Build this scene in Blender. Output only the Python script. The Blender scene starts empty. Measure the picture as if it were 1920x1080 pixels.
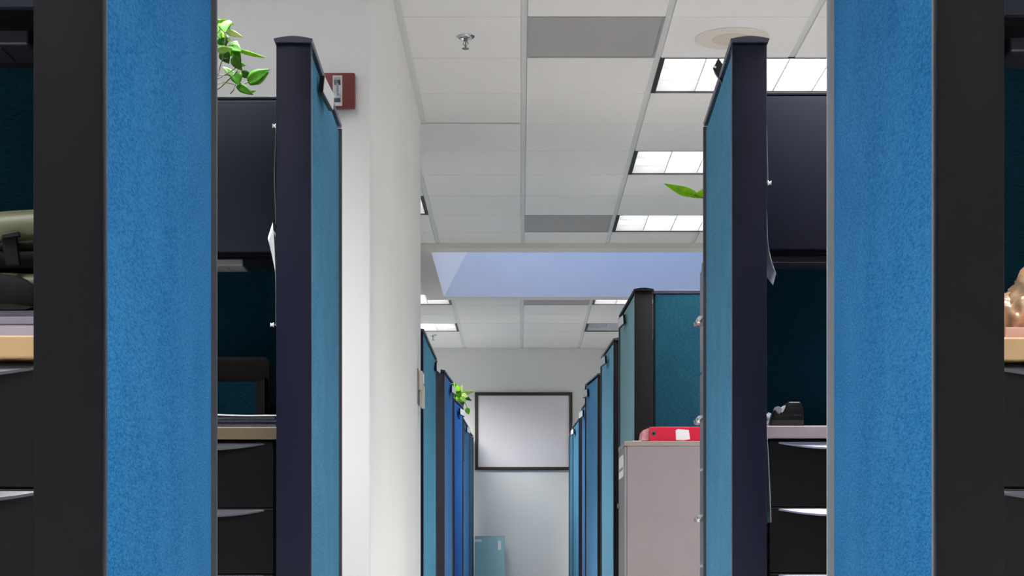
import bpy, bmesh, math, random
from mathutils import Vector, Matrix, noise

random.seed(7)
S = bpy.context.scene
C = S.collection

# ------------------------------------------------------------------ camera
F = 3333.0                       # focal length in pixels of the 1920 px frame
CAMZ = 0.35
HX, HY = 975.0, 1056.0           # where the aisle vanishes in the 1920x1080 frame
cam_d = bpy.data.cameras.new('camera')
cam = bpy.data.objects.new('camera', cam_d); C.objects.link(cam)
cam.location = (0, 0, CAMZ); cam.rotation_euler = (math.pi / 2, 0, 0)
cam_d.sensor_width = 36.0; cam_d.lens = F / 1920 * 36.0
cam_d.shift_x = -(HX - 960) / 1920; cam_d.shift_y = (HY - 540) / 1920
cam_d.clip_start = 0.05; cam_d.clip_end = 200
S.camera = cam

# ------------------------------------------------------------------ world: daylight, reaching the room only through the skylight
W = bpy.data.worlds.new('daylight'); S.world = W; W.use_nodes = True
nt = W.node_tree
sky = nt.nodes.new('ShaderNodeTexSky'); sky.sky_type = 'NISHITA'; sky.sun_disc = False
sky.sun_elevation = math.radians(30); sky.sun_rotation = math.radians(90); sky.ozone_density = 4.0
nt.links.new(sky.outputs[0], nt.nodes['Background'].inputs[0])
nt.nodes['Background'].inputs[1].default_value = 0.42

# ------------------------------------------------------------------ exposure and view
S.view_settings.view_transform = 'Standard'
S.view_settings.look = 'None'
S.view_settings.gamma = 1.0
S.view_settings.use_curve_mapping = False
S.view_settings.exposure = 0.40
S.cycles.use_denoising = True
S.cycles.max_bounces = 10
S.cycles.diffuse_bounces = 7
S.cycles.sample_clamp_indirect = 6.0
LAMP = 2.2                      # glow of a lit troffer's lamp panel
LAMP_W = 26.0                    # watts of its downward, cut-off beam

# ------------------------------------------------------------------ helpers
def P(px, py, Y):
    """the point seen at pixel (px, py) at depth Y"""
    return Vector(((px - HX) * Y / F, Y, CAMZ + (HY - py) * Y / F))

def lin(c):
    return tuple(((v / 255) / 12.92 if v / 255 <= 0.04045 else ((v / 255 + 0.055) / 1.055) ** 2.4) for v in c)

MATS = {}
def mat(name, rgb, rough=0.5, metal=0.0, spec=0.5, var=0.08, scale=6.0, bump=0.0, bscale=200.0, detail=3.0,
        emit=0.0, emit_rgb=(255, 255, 255), trans=0.0, sheen=0.0, alpha=1.0, coat=0.0):
    if name in MATS: return MATS[name]
    m = bpy.data.materials.new(name); m.use_nodes = True
    n = m.node_tree.nodes; l = m.node_tree.links
    b = n['Principled BSDF']
    c = lin(rgb)
    tc = n.new('ShaderNodeTexCoord')
    if var > 0:
        nz = n.new('ShaderNodeTexNoise'); nz.inputs['Scale'].default_value = scale; nz.inputs['Detail'].default_value = detail
        l.new(tc.outputs['Object'], nz.inputs['Vector'])
        rp = n.new('ShaderNodeValToRGB')
        rp.color_ramp.elements[0].position = 0.3; rp.color_ramp.elements[1].position = 0.7
        rp.color_ramp.elements[0].color = tuple(v * (1 - var) for v in c) + (1,)
        rp.color_ramp.elements[1].color = tuple(min(1, v * (1 + var)) for v in c) + (1,)
        l.new(nz.outputs['Fac'], rp.inputs['Fac']); l.new(rp.outputs['Color'], b.inputs['Base Color'])
    else:
        b.inputs['Base Color'].default_value = c + (1,)
    b.inputs['Roughness'].default_value = rough
    b.inputs['Metallic'].default_value = metal
    b.inputs['Specular IOR Level'].default_value = spec
    b.inputs['Transmission Weight'].default_value = trans
    b.inputs['Sheen Weight'].default_value = sheen
    b.inputs['Coat Weight'].default_value = coat
    b.inputs['Alpha'].default_value = alpha
    if emit > 0:
        b.inputs['Emission Color'].default_value = lin(emit_rgb) + (1,)
        b.inputs['Emission Strength'].default_value = emit
    if bump > 0:
        bz = n.new('ShaderNodeTexNoise'); bz.inputs['Scale'].default_value = bscale; bz.inputs['Detail'].default_value = 2
        l.new(tc.outputs['Object'], bz.inputs['Vector'])
        bp = n.new('ShaderNodeBump'); bp.inputs['Strength'].default_value = bump; bp.inputs['Distance'].default_value = 0.002
        l.new(bz.outputs['Fac'], bp.inputs['Height']); l.new(bp.outputs['Normal'], b.inputs['Normal'])
    MATS[name] = m
    return m

def fabric(name, dark, light):
    """felted panel cloth: fine mottle of two close blues plus nap"""
    if name in MATS: return MATS[name]
    m = bpy.data.materials.new(name); m.use_nodes = True
    n = m.node_tree.nodes; l = m.node_tree.links; b = n['Principled BSDF']
    tc = n.new('ShaderNodeTexCoord')
    a = n.new('ShaderNodeTexNoise'); a.inputs['Scale'].default_value = 330; a.inputs['Detail'].default_value = 5; a.inputs['Roughness'].default_value = 0.6
    g = n.new('ShaderNodeTexNoise'); g.inputs['Scale'].default_value = 5; g.inputs['Detail'].default_value = 3
    mp = n.new('ShaderNodeMapping'); mp.inputs['Scale'].default_value = (0.25, 0.25, 1.0)
    l.new(tc.outputs['Object'], mp.inputs['Vector'])
    l.new(mp.outputs[0], a.inputs['Vector']); l.new(tc.outputs['Object'], g.inputs['Vector'])
    mx = n.new('ShaderNodeMath'); mx.operation = 'MULTIPLY_ADD'; mx.inputs[1].default_value = 0.25; 
    l.new(g.outputs['Fac'], mx.inputs[0]); l.new(a.outputs['Fac'], mx.inputs[2])
    rp = n.new('ShaderNodeValToRGB')
    rp.color_ramp.elements[0].position = 0.46; rp.color_ramp.elements[0].color = lin(dark) + (1,)
    rp.color_ramp.elements[1].position = 0.80; rp.color_ramp.elements[1].color = lin(light) + (1,)
    l.new(mx.outputs[0], rp.inputs['Fac']); l.new(rp.outputs['Color'], b.inputs['Base Color'])
    b.inputs['Roughness'].default_value = 0.95; b.inputs['Specular IOR Level'].default_value = 0.05
    bp = n.new('ShaderNodeBump'); bp.inputs['Strength'].default_value = 0.35; bp.inputs['Distance'].default_value = 0.0015
    l.new(a.outputs['Fac'], bp.inputs['Height']); l.new(bp.outputs['Normal'], b.inputs['Normal'])
    MATS[name] = m
    return m

class MB:
    """collects shapes in world coordinates into one mesh"""
    def __init__(s): s.bm = bmesh.new()
    def _hexa(s, pts, bev=0.0, seg=2):
        v = [s.bm.verts.new(p) for p in pts]
        fs = [s.bm.faces.new([v[i] for i in q]) for q in ((0, 3, 2, 1), (4, 5, 6, 7), (0, 1, 5, 4), (1, 2, 6, 5), (2, 3, 7, 6), (3, 0, 4, 7))]
        bmesh.ops.recalc_face_normals(s.bm, faces=fs)
        if bev > 0:
            es = list({e for f in fs for e in f.edges})
            bmesh.ops.bevel(s.bm, geom=es, offset=bev, segments=seg, affect='EDGES', profile=0.5)
        return s
    def box(s, x0, x1, y0, y1, z0, z1, bev=0.0, seg=2):
        x0, x1 = min(x0, x1), max(x0, x1); y0, y1 = min(y0, y1), max(y0, y1)
        return s._hexa([(x0, y0, z0), (x1, y0, z0), (x1, y1, z0), (x0, y1, z0), (x0, y0, z1), (x1, y0, z1), (x1, y1, z1), (x0, y1, z1)], bev, seg)
    def fbox(s, fr, u0, u1, v0, v1, z0, z1, bev=0.0, seg=2):
        """box in a panel's frame: u along the panel, v away from the aisle"""
        return s._hexa([fr(u, v, z) for z in (z0, z1) for (u, v) in ((u0, v0), (u1, v0), (u1, v1), (u0, v1))], bev, seg)
    def prism(s, pts, axis, a, b, bev=0.0):
        """extrude a 2D outline; axis 'y': pts are (x,z); 'x': pts (y,z); 'z': pts (x,y)"""
        f = {'y': lambda p, t: (p[0], t, p[1]), 'x': lambda p, t: (t, p[0], p[1]), 'z': lambda p, t: (p[0], p[1], t)}[axis]
        lo = [s.bm.verts.new(f(p, a)) for p in pts]; hi = [s.bm.verts.new(f(p, b)) for p in pts]
        k = len(pts)
        fs = [s.bm.faces.new(lo), s.bm.faces.new(list(reversed(hi)))]
        fs += [s.bm.faces.new([lo[i], hi[i], hi[(i + 1) % k], lo[(i + 1) % k]]) for i in range(k)]
        bmesh.ops.recalc_face_normals(s.bm, faces=fs)
        if bev > 0:
            es = list({e for q in fs[:2] for e in q.edges})
            bmesh.ops.bevel(s.bm, geom=es, offset=bev, segments=2, affect='EDGES', profile=0.5)
        return s
    def tube(s, pts, r, n=10, cap=True):
        pts = [Vector(p) for p in pts]
        rs = r if isinstance(r, (list, tuple)) else [r] * len(pts)
        rings = []
        for i, p in enumerate(pts):
            d = (pts[min(i + 1, len(pts) - 1)] - pts[max(i - 1, 0)]).normalized()
            up = Vector((0, 0, 1)) if abs(d.z) < 0.9 else Vector((1, 0, 0))
            a = d.cross(up).normalized(); b2 = a.cross(d).normalized()
            rings.append([s.bm.verts.new(p + (a * math.cos(t) + b2 * math.sin(t)) * rs[i]) for t in [2 * math.pi * k / n for k in range(n)]])
        fs = []
        for i in range(len(rings) - 1):
            for k in range(n):
                fs.append(s.bm.faces.new([rings[i][k], rings[i][(k + 1) % n], rings[i + 1][(k + 1) % n], rings[i + 1][k]]))
        if cap:
            fs.append(s.bm.faces.new(list(reversed(rings[0])))); fs.append(s.bm.faces.new(rings[-1]))
        bmesh.ops.recalc_face_normals(s.bm, faces=fs)
        return s
    def lathe(s, prof, cx, cy, n=28):
        """prof: list of (radius, z) about a vertical axis"""
        rings = []
        for r, z in prof:
            rings.append([s.bm.verts.new((cx + r * math.cos(2 * math.pi * k / n), cy + r * math.sin(2 * math.pi * k / n), z)) for k in range(n)])
        fs = []
        for i in range(len(rings) - 1):
            for k in range(n):
                fs.append(s.bm.faces.new([rings[i][k], rings[i][(k + 1) % n], rings[i + 1][(k + 1) % n], rings[i + 1][k]]))
        fs.append(s.bm.faces.new(list(reversed(rings[0])))); fs.append(s.bm.faces.new(rings[-1]))
        bmesh.ops.recalc_face_normals(s.bm, faces=fs)
        return s
    def grid(s, fn, nu, nv, thick=0.0):
        """a sheet fn(u, v), u and v in 0..1, with thickness"""
        vs = [[s.bm.verts.new(fn(i / nu, j / nv)) for j in range(nv + 1)] for i in range(nu + 1)]
        fs = [s.bm.faces.new([vs[i][j], vs[i + 1][j], vs[i + 1][j + 1], vs[i][j + 1]]) for i in range(nu) for j in range(nv)]
        if thick:
            bmesh.ops.recalc_face_normals(s.bm, faces=fs)
            bmesh.ops.solidify(s.bm, geom=fs, thickness=thick)
        return s
    def build(s, name, m, parent=None, smooth=False, origin=None):
        me = bpy.data.meshes.new(name)
        o = bpy.data.objects.new(name, me); C.objects.link(o)
        off = Vector((0, 0, 0))
        if parent is not None:
            o.parent = parent
            p = parent
            while p is not None: off += p.location; p = p.parent
        if origin is not None:                       # the object's own origin, in world coordinates
            o.location = Vector(origin) - off; off = Vector(origin)
        bmesh.ops.translate(s.bm, vec=-off, verts=s.bm.verts)
        if smooth:
            for f in s.bm.faces: f.smooth = True
        s.bm.to_mesh(me); s.bm.free()
        me.materials.append(m)
        if smooth == 'auto':
            try: me.set_sharp_from_angle(angle=math.radians(35))
            except Exception: pass
        return o

def tag(o, label, cat, group=None):
    o['label'] = label; o['category'] = cat
    if group: o['group'] = group
    return o

def thing(name, label, cat, loc, group=None):
    o = bpy.data.objects.new(name, None); C.objects.link(o)
    o.location = loc; o.empty_display_size = 0.05
    return tag(o, label, cat, group)

def struct(o):
    o['kind'] = 'structure'; return o

def share(src, parent, loc, name=None):
    """a copy of a part that shares its mesh, placed at world loc (parents here are never rotated)"""
    o = src.copy(); C.objects.link(o)
    off = Vector((0, 0, 0)); p = parent
    while p is not None: off += p.location; p = p.parent
    o.parent = parent; o.location = Vector(loc) - off
    if name: o.name = name
    return o

# ------------------------------------------------------------------ materials
M_CAP   = mat('charcoal_enamel', (18, 18, 22), rough=0.45, spec=0.1, var=0.06, scale=9, bump=0.05, bscale=500)
M_NAVY  = mat('navy_enamel', (25, 27, 45), rough=0.42, spec=0.12, var=0.06, scale=9, bump=0.05, bscale=500)
M_BROWNCAP = mat('brown_charcoal_enamel', (25, 23, 24), rough=0.5, spec=0.1, var=0.05, scale=9)
M_CAPL  = mat('grey_charcoal_enamel', (50, 50, 56), rough=0.5, spec=0.15, var=0.05, scale=9)
M_TOPC  = mat('top_cap_enamel', (44, 48, 70), rough=0.28, spec=0.5, var=0.05)
M_TRIM  = mat('satin_trim', (120, 120, 124), rough=0.35, metal=0.35, var=0.05)
M_TRIMD = mat('dark_trim', (70, 70, 76), rough=0.4, metal=0.2, var=0.05)
M_TRIML = mat('light_grey_trim', (150, 150, 152), rough=0.45, metal=0.1, var=0.05)
M_FNEAR = fabric('panel_cloth_lit_blue', (25, 96, 148), (60, 130, 180))  # aisle panels share one cloth; these tones carry each panel's light in colour
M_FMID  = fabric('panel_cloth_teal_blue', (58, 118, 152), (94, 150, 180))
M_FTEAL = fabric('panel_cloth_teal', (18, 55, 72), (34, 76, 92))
M_FDARK = fabric('panel_cloth_shaded_teal', (10, 40, 56), (20, 58, 74))  # teal cloth again, darkened in colour for the dim cubicle interiors
M_FPALE = fabric('panel_cloth_lit_grey_teal', (126, 170, 182), (152, 190, 200))  # from here, far-panel copies of the cloth, lightened to look better lit
M_FSKY  = fabric('panel_cloth_lit_light_blue', (122, 182, 208), (150, 202, 226))
M_FAZURE = fabric('panel_cloth_lit_azure', (98, 158, 200), (126, 182, 220))
M_FAQUA = fabric('panel_cloth_lit_aqua', (76, 140, 168), (106, 168, 194))
M_FROYAL = fabric('panel_cloth_lit_royal_blue', (34, 90, 158), (58, 114, 182))
M_FDENIM = fabric('panel_cloth_lit_denim_blue', (66, 114, 162), (94, 142, 188))
M_BIN   = mat('bin_enamel', (36, 40, 53), rough=0.5, spec=0.22, var=0.06, scale=7, bump=0.05, bscale=600)
M_BINN  = mat('bin_navy_enamel', (25, 27, 42), rough=0.5, spec=0.15, var=0.06, scale=7, bump=0.05, bscale=600)
M_BINB  = mat('bin_black', (26, 26, 30), rough=0.55, var=0.05)
M_LAMPH = mat('task_lamp_grey', (46, 48, 58), rough=0.4, var=0.04)
M_DRAW  = mat('drawer_black_enamel', (10, 10, 13), rough=0.45, spec=0.2, var=0.06, bump=0.04, bscale=700)
M_PULL  = mat('drawer_pull_grey', (66, 68, 80), rough=0.35, var=0.04)
M_PULLB = mat('drawer_pull_pale_blue', (120, 126, 150), rough=0.35, var=0.04)
M_TAN   = mat('tan_laminate', (182, 150, 110), rough=0.45, var=0.06, scale=14)
M_TAND  = mat('shaded_tan_laminate', (104, 92, 72), rough=0.45, var=0.06, scale=14)  # tan laminate again, with the desk's shade put into the colour
M_PINKL = mat('pinkish_grey_laminate', (150, 137, 146), rough=0.45, var=0.04, scale=14)
M_WALL  = mat('white_wall_paint', (226, 226, 225), rough=0.85, var=0.015, scale=2, bump=0.06, bscale=160)
M_ENDW  = mat('cream_wall_paint', (230, 229, 226), rough=0.85, var=0.015, scale=2, bump=0.05, bscale=160)
M_TILE  = mat('mineral_ceiling_tile', (220, 219, 217), rough=0.95, var=0.025, scale=120, bump=0.25, bscale=260, detail=6)
M_RAIL  = mat('ceiling_rail_enamel', (200, 202, 200), rough=0.5, var=0.02)
M_TEE   = mat('cross_tee_grey', (120, 120, 118), rough=0.6, var=0.02)
M_PLEN  = mat('plenum_grey', (90, 90, 90), rough=0.9, var=0.05)
M_DRY   = mat('drywall_paint', (218, 214, 206), rough=0.85, var=0.015, scale=3)
M_WELL  = mat('skylight_well_paint', (232, 232, 236), rough=0.85, var=0.015, scale=3)
M_CARPET = mat('carpet', (203, 202, 200), rough=0.98, spec=0.1, var=0.25, scale=150, bump=0.6, bscale=400)
M_BLACK = mat('fixture_black', (20, 18, 20), rough=0.5, var=0.04)
M_WENAM = mat('louver_white', (240, 240, 244), rough=0.35, var=0.01)
M_LIT   = mat('troffer_lamp_glow', (240, 240, 245), rough=0.6, var=0, emit=LAMP, emit_rgb=(255, 252, 246))
M_UNLIT = mat('troffer_lamp_off', (200, 200, 200), rough=0.6, var=0.02)
M_CHROME = mat('chrome', (205, 205, 208), rough=0.16, metal=1.0, var=0.02)
M_STEEL = mat('brushed_steel', (140, 140, 142), rough=0.3, metal=0.9, var=0.04)
M_WHITE = mat('white_paper', (240, 238, 240), rough=0.8, var=0.015, scale=20)
M_LILAC = mat('lilac_white_paper', (216, 214, 226), rough=0.8, var=0.03, scale=30)
M_GREYP = mat('grey_green_paper', (150, 156, 150), rough=0.8, var=0.03)
M_REDP  = mat('fire_red_plastic', (112, 32, 42), rough=0.45, var=0.04)
M_BRED  = mat('binder_red', (212, 28, 62), rough=0.35, var=0.06, scale=25, coat=0.2)
M_BPINK = mat('binder_pink_edge', (222, 150, 160), rough=0.4, var=0.15, scale=60)
M_CLEAR = mat('strobe_lens', (235, 232, 226), rough=0.08, trans=0.6, var=0.05)
M_BEIGEP = mat('beige_plastic', (214, 204, 190), rough=0.45, var=0.03)
M_FILEB = mat('greige_steel', (144, 133, 136), rough=0.5, var=0.03, scale=8, bump=0.05, bscale=500)
M_FILET = mat('greige_steel_top', (150, 140, 134), rough=0.4, var=0.03, scale=8)
M_FILEF = mat('greige_steel_front', (140, 138, 138), rough=0.5, var=0.03, scale=8)
M_FCAB  = mat('slate_blue_steel', (92, 98, 118), rough=0.35, metal=0.2, var=0.04)
M_BOARD = mat('whiteboard_face', (238, 232, 235), rough=0.4, var=0.012, scale=90)
M_BFRM  = mat('walnut_dark_frame', (46, 36, 26), rough=0.4, var=0.12, scale=30)
M_LEAFG = mat('leaf_green', (58, 118, 8), rough=0.5, spec=0.22, var=0.3, scale=40)
M_LEAFY = mat('leaf_yellow_green', (132, 198, 6), rough=0.5, spec=0.22, var=0.2, scale=40)
M_LEAFD = mat('leaf_dark_green', (30, 80, 14), rough=0.5, spec=0.22, var=0.3, scale=40)
M_LEAFP = mat('leaf_pale_green', (126, 170, 70), rough=0.5, spec=0.22, var=0.15, scale=40)
M_LEAFW = mat('leaf_cream_green', (190, 210, 130), rough=0.5, spec=0.22, var=0.1, scale=40)
M_STEM  = mat('stem_brown_green', (88, 96, 44), rough=0.6, var=0.2, scale=60)
M_POT   = mat('dark_green_pot', (30, 48, 46), rough=0.4, var=0.05)
M_SOIL  = mat('soil', (52, 40, 32), rough=0.95, var=0.3, scale=80, bump=0.6, bscale=120)
M_OLIVE = mat('olive_nylon', (86, 88, 64), rough=0.5, var=0.22, scale=9, bump=0.2, bscale=60)
M_BLKN  = mat('black_nylon', (12, 12, 13), rough=0.7, spec=0.15, var=0.2, scale=60, bump=0.3, bscale=500)
M_BPLA  = mat('black_plastic', (13, 12, 15), rough=0.4, spec=0.25, var=0.05, scale=20)
M_DBRN  = mat('dark_brown_plastic', (26, 20, 21), rough=0.45, spec=0.15, var=0.08)
M_CPLA  = mat('crumpled_plastic', (150, 154, 170), rough=0.2, trans=0.35, var=0.3, scale=60, bump=0.6, bscale=60)
M_BAGP  = mat('bag_plastic', (196, 160, 126), rough=0.2, trans=0.15, var=0.28, scale=26, bump=0.8, bscale=34, coat=0.4)
M_BAGR  = mat('bag_red_print', (206, 72, 56), rough=0.3, var=0.3, scale=60, bump=0.4, bscale=60, coat=0.3)
M_GUM   = mat('dark_magazine', (74, 78, 96), rough=0.45, var=0.3, scale=90)
M_PINKP = mat('pink_grey_folder', (206, 160, 148), rough=0.6, var=0.05)
M_SPKW  = mat('speaker_white', (208, 202, 194), rough=0.7, var=0.02)
M_SPKG  = mat('speaker_grille', (196, 186, 174), rough=0.8, var=0.05, scale=400, bump=0.5, bscale=700)
def perforated():
    m = bpy.data.materials.new('perforated_vent'); m.use_nodes = True
    n = m.node_tree.nodes; l = m.node_tree.links; b = n['Principled BSDF']
    tc = n.new('ShaderNodeTexCoord')
    v = n.new('ShaderNodeTexVoronoi'); v.inputs['Scale'].default_value = 160; v.inputs['Randomness'].default_value = 0
    l.new(tc.outputs['Object'], v.inputs['Vector'])
    rp = n.new('ShaderNodeValToRGB')
    rp.color_ramp.elements[0].position = 0.28; rp.color_ramp.elements[0].color = lin((80, 80, 80)) + (1,)
    rp.color_ramp.elements[1].position = 0.36; rp.color_ramp.elements[1].color = lin((158, 157, 156)) + (1,)
    l.new(v.outputs['Distance'], rp.inputs['Fac']); l.new(rp.outputs['Color'], b.inputs['Base Color'])
    b.inputs['Roughness'].default_value = 0.6
    return m
M_PERF = perforated()
def clear_glass():
    m = bpy.data.materials.new('skylight_glass'); m.use_nodes = True
    n = m.node_tree.nodes; l = m.node_tree.links
    t = n.new('ShaderNodeBsdfTransparent'); t.inputs[0].default_value = (0.92, 0.95, 1.0, 1)
    g = n.new('ShaderNodeBsdfGlossy'); g.inputs['Roughness'].default_value = 0.05
    x = n.new('ShaderNodeMixShader'); x.inputs[0].default_value = 0.06
    l.new(t.outputs[0], x.inputs[1]); l.new(g.outputs[0], x.inputs[2]); l.new(x.outputs[0], n['Material Output'].inputs['Surface'])
    return m
M_GLASS = clear_glass()

# ================================================================== THE SETTING
HC = 2.31 + CAMZ                 # ceiling height
RX0, RX1, RY0, RY1 = -6.0, 6.0, -3.0, 19.06
G = 0.6105                       # ceiling module
GX0 = 0.0175                     # a long rail runs here
def gx(k): return GX0 + G * k
def gy(j): return 7.505 + G * j          # module lines this side of the skylight
def gyf(i): return 15.27 + G * i         # and beyond it
SKX0, SKX1, SKY0, SKY1 = -0.80, 2.90, 12.81, 15.33     # outer edge of the skylight surround
OPX0, OPX1, OPY0, OPY1 = -0.65, 2.75, 12.98, 15.16     # opening
WX, WY0, WY1 = -0.52, 6.18, 9.31                       # the wall that juts out on the left

struct(MB().box(RX0 - .1, RX1 + .1, RY0 - .1, RY1 + .1, -0.1, 0).build('floor', M_CARPET))
struct(MB().box(RX0 - .1, RX1 + .1, RY1, RY1 + .1, 0, HC + 0.3).build('wall_end', M_ENDW))
struct(MB().box(RX0 - .1, RX1 + .1, RY0 - .1, RY0, 0, HC + 0.3).build('wall_back', M_ENDW))
struct(MB().box(RX0 - .1, RX0, RY0, RY1, 0, HC + 0.3).build('wall_left', M_ENDW))
struct(MB().box(RX1, RX1 + .1, RY0, RY1, 0, HC + 0.3).build('wall_right', M_ENDW))
struct(MB().box(-3.65, WX, WY0, WY1, 0, HC + 0.02, bev=0.006).build('wall_corner', M_WALL))

# ---- ceiling: plenum slab above, long rails, lay-in tiles
b = MB()
b.box(RX0 - .1, RX1 + .1, RY0 - .1, SKY0 + .1, HC + 0.2, HC + 0.26)
b.box(RX0 - .1, RX1 + .1, SKY1 - .1, RY1 + .1, HC + 0.2, HC + 0.26)
b.box(RX0 - .1, SKX0 + .1, SKY0 + .1, SKY1 - .1, HC + 0.2, HC + 0.26)
b.box(SKX1 - .1, RX1 + .1, SKY0 + .1, SKY1 - .1, HC + 0.2, HC + 0.26)
ceiling = struct(b.build('ceiling', M_PLEN))

# fixtures: (column index k, y0, y1, columns wide)
LIT_R = [(1, gy(1), gy(2)), (1, gy(4), gy(5)), (1, gy(7), gy(8))]
FIX = []
def fixcell(k, y0, y1, w): FIX.append((gx(k), gx(k + w), y0, y1)); return (gx(k), gx(k + w), y0, y1)
R_A = fixcell(1, gy(1), gy(2), 2); R_B = fixcell(1, gy(4), gy(5), 2); R_C = fixcell(1, gy(7), gy(8), 2)
R_D = fixcell(-3, gy(6), gy(7), 2)
R_E = fixcell(1, gyf(0), gyf(1), 2); R_F = fixcell(1, gyf(3), gyf(4), 2)
R_G = fixcell(-3, gyf(0), gyf(1), 2); R_H = fixcell(-3, gyf(3), gyf(4), 2)
OFF = []
for j in (-2, -5, -8, -11, -14): OFF.append(fixcell(1, gy(j), gy(j + 1), 2))
for j in (-4, -7, -10, -13): OFF.append(fixcell(-3, gy(j), gy(j + 1), 2))
for j in (-13, -9, -5, -1, 3, 7): OFF.append(fixcell(5, gy(j), gy(j + 1), 2))
for j in (-13, -9, -5, 5): OFF.append(fixcell(-7, gy(j), gy(j + 1), 2))
OFF.append(fixcell(5, gyf(3), gyf(4), 2)); OFF.append(fixcell(-7, gyf(3), gyf(4), 2))  # far outer pair, unseen, added to brighten the end wall
OFF.append(fixcell(3, gyf(4), gyf(5), 2)); OFF.append(fixcell(-5, gyf(4), gyf(5), 2))  # hidden pair, added only to wash the end wall with light
V_1 = fixcell(0, gy(0), gy(1), 1); V_2 = fixcell(0, gy(7), gy(8), 1); V_3 = fixcell(0, gyf(0), gyf(1), 1)

def lines():
    xs = [gx(k) for k in range(-9, 10)]
    ys_n = [gy(j) for j in range(-17, 13)]
    return xs, ys_n
def clipbox(r, h):
    """rectangle r minus hole h -> list of rectangles (only simple cuts are needed)"""
    x0, x1, y0, y1 = r; a0, a1, b0, b1 = h
    if x1 <= a0 or x0 >= a1 or y1 <= b0 or y0 >= b1: return [r]
    out = []
    if y0 < b0: out.append((x0, x1, y0, b0))
    if y1 > b1: out.append((x0, x1, b1, y1))
    yy0, yy1 = max(y0, b0), min(y1, b1)
    if x0 < a0: out.append((x0, a0, yy0, yy1))
    if x1 > a1: out.append((a1, x1, yy0, yy1))
    return out

RW = 0.026                        # rail width
tile_cache = {}
far_tiles = MB(); far_n = 0
def put_tile(r, single):
    x0, x1, y0, y1 = r
    g = 0.0035
    x0 += RW / 2 + 0.001; x1 -= RW / 2 + 0.001; y0 += g; y1 -= g
    if x1 - x0 < 0.03 or y1 - y0 < 0.03: return
    if not single:
        far_tiles.box(x0, x1, y0, y1, HC - 0.004, HC + 0.012); return
    key = (round(x1 - x0, 3), round(y1 - y0, 3)); c = ((x0 + x1) / 2, (y0 + y1) / 2, HC - 0.004)
    if key in tile_cache:
        o = share(tile_cache[key], ceiling, c)
    else:
        o = MB().box(x0, x1, y0, y1, HC - 0.004, HC + 0.012, bev=0.003, seg=1).build('ceiling_tile', M_TILE, ceiling, origin=c)
        tile_cache[key] = o
ylist = [gy(j) for j in range(-17, 13)]
ylist = [y for y in ylist if y < 15.2] + [gyf(i) for i in range(0, 7)] + [RY1]
ylist = [RY0] + [y for y in ylist if RY0 < y] 
ylist = sorted(set(round(y, 4) for y in ylist))
xlist = sorted([RX0] + [gx(k) for k in range(-9, 10) if RX0 < gx(k) < RX1] + [RX1])
for i in range(len(xlist) - 1):
    for j in range(len(ylist) - 1):
        r = (xlist[i], xlist[i + 1], ylist[j], ylist[j + 1])
        cx, cy = (r[0] + r[1]) / 2, (r[2] + r[3]) / 2
        if r[3] - r[2] < 0.04: continue
        if any(f[0] < cx < f[1] and f[2] < cy < f[3] for f in FIX): continue
        for q in clipbox(r, (SKX0 + .0, SKX1, SKY0, SKY1)):
            for q2 in clipbox(q, (-3.65, WX + .002, WY0, WY1)):
                single = (gx(-3) - .01 < q2[0] and q2[1] < gx(5) + .01 and q2[2] > gy(-1) - .01)
                put_tile(q2, single)
ft = far_tiles.build('tile_field', M_TILE, ceiling); ft['kind'] = 'stuff'
# long rails
def rail(x, y0, y1): MB().box(x - RW / 2, x + RW / 2, y0, y1, HC + 0.001, HC + 0.006).build('long_rail', M_RAIL, ceiling, origin=(x, y0, HC + .001))
for x in xlist[1:-1]:
    segs = [(RY0, RY1)]
    if -3.65 < x < WX: segs = [(RY0, WY0), (WY1, RY1)]
    if SKX0 < x < SKX1: segs = [(a, min(c, SKY0)) for a, c in segs] + [(SKY1, RY1)]
    fin = []
    for a, c in segs:
        parts = [(a, c)]
        for f in FIX:
            if f[0] + .05 < x < f[1] - .05:
                nxt = []
                for p, q in parts:
                    if f[2] >= q or f[3] <= p: nxt.append((p, q)); continue
                    if p < f[2]: nxt.append((p, f[2]))
                    if q > f[3]: nxt.append((f[3], q))
                parts = nxt
        fin += parts
    for a, c in fin:
        if c - a > 0.05: rail(x, a, c)
# cross tees sit just above the gaps between tiles
b = MB()
for y in ylist[1:-1]:
    for x0, x1 in ((RX0, RX1),):
        if SKY0 < y < SKY1: b.box(RX0, SKX0, y - .01, y + .01, HC + .0125, HC + .018); b.box(SKX1, RX1, y - .01, y + .01, HC + .0125, HC + .018)
        elif any(abs(y - f[2]) < .01 or abs(y - f[3]) < .01 or not (f[2] < y < f[3]) for f in FIX): b.box(x0, x1, y - .009, y + .009, HC + .0125, HC + .018)
b.build('cross_tees', M_TEE, ceiling)['kind'] = 'stuff'
# angle trim where the ceiling meets the jutting wall and the end wall
struct(MB().box(WX, WX + .03, WY0, WY1, HC - .006, HC + .004).build('trim_1', M_RAIL))
struct(MB().box(RX0, RX1, RY1 - .022, RY1, HC - .006, HC + .004).build('trim_2', M_RAIL))

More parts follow.
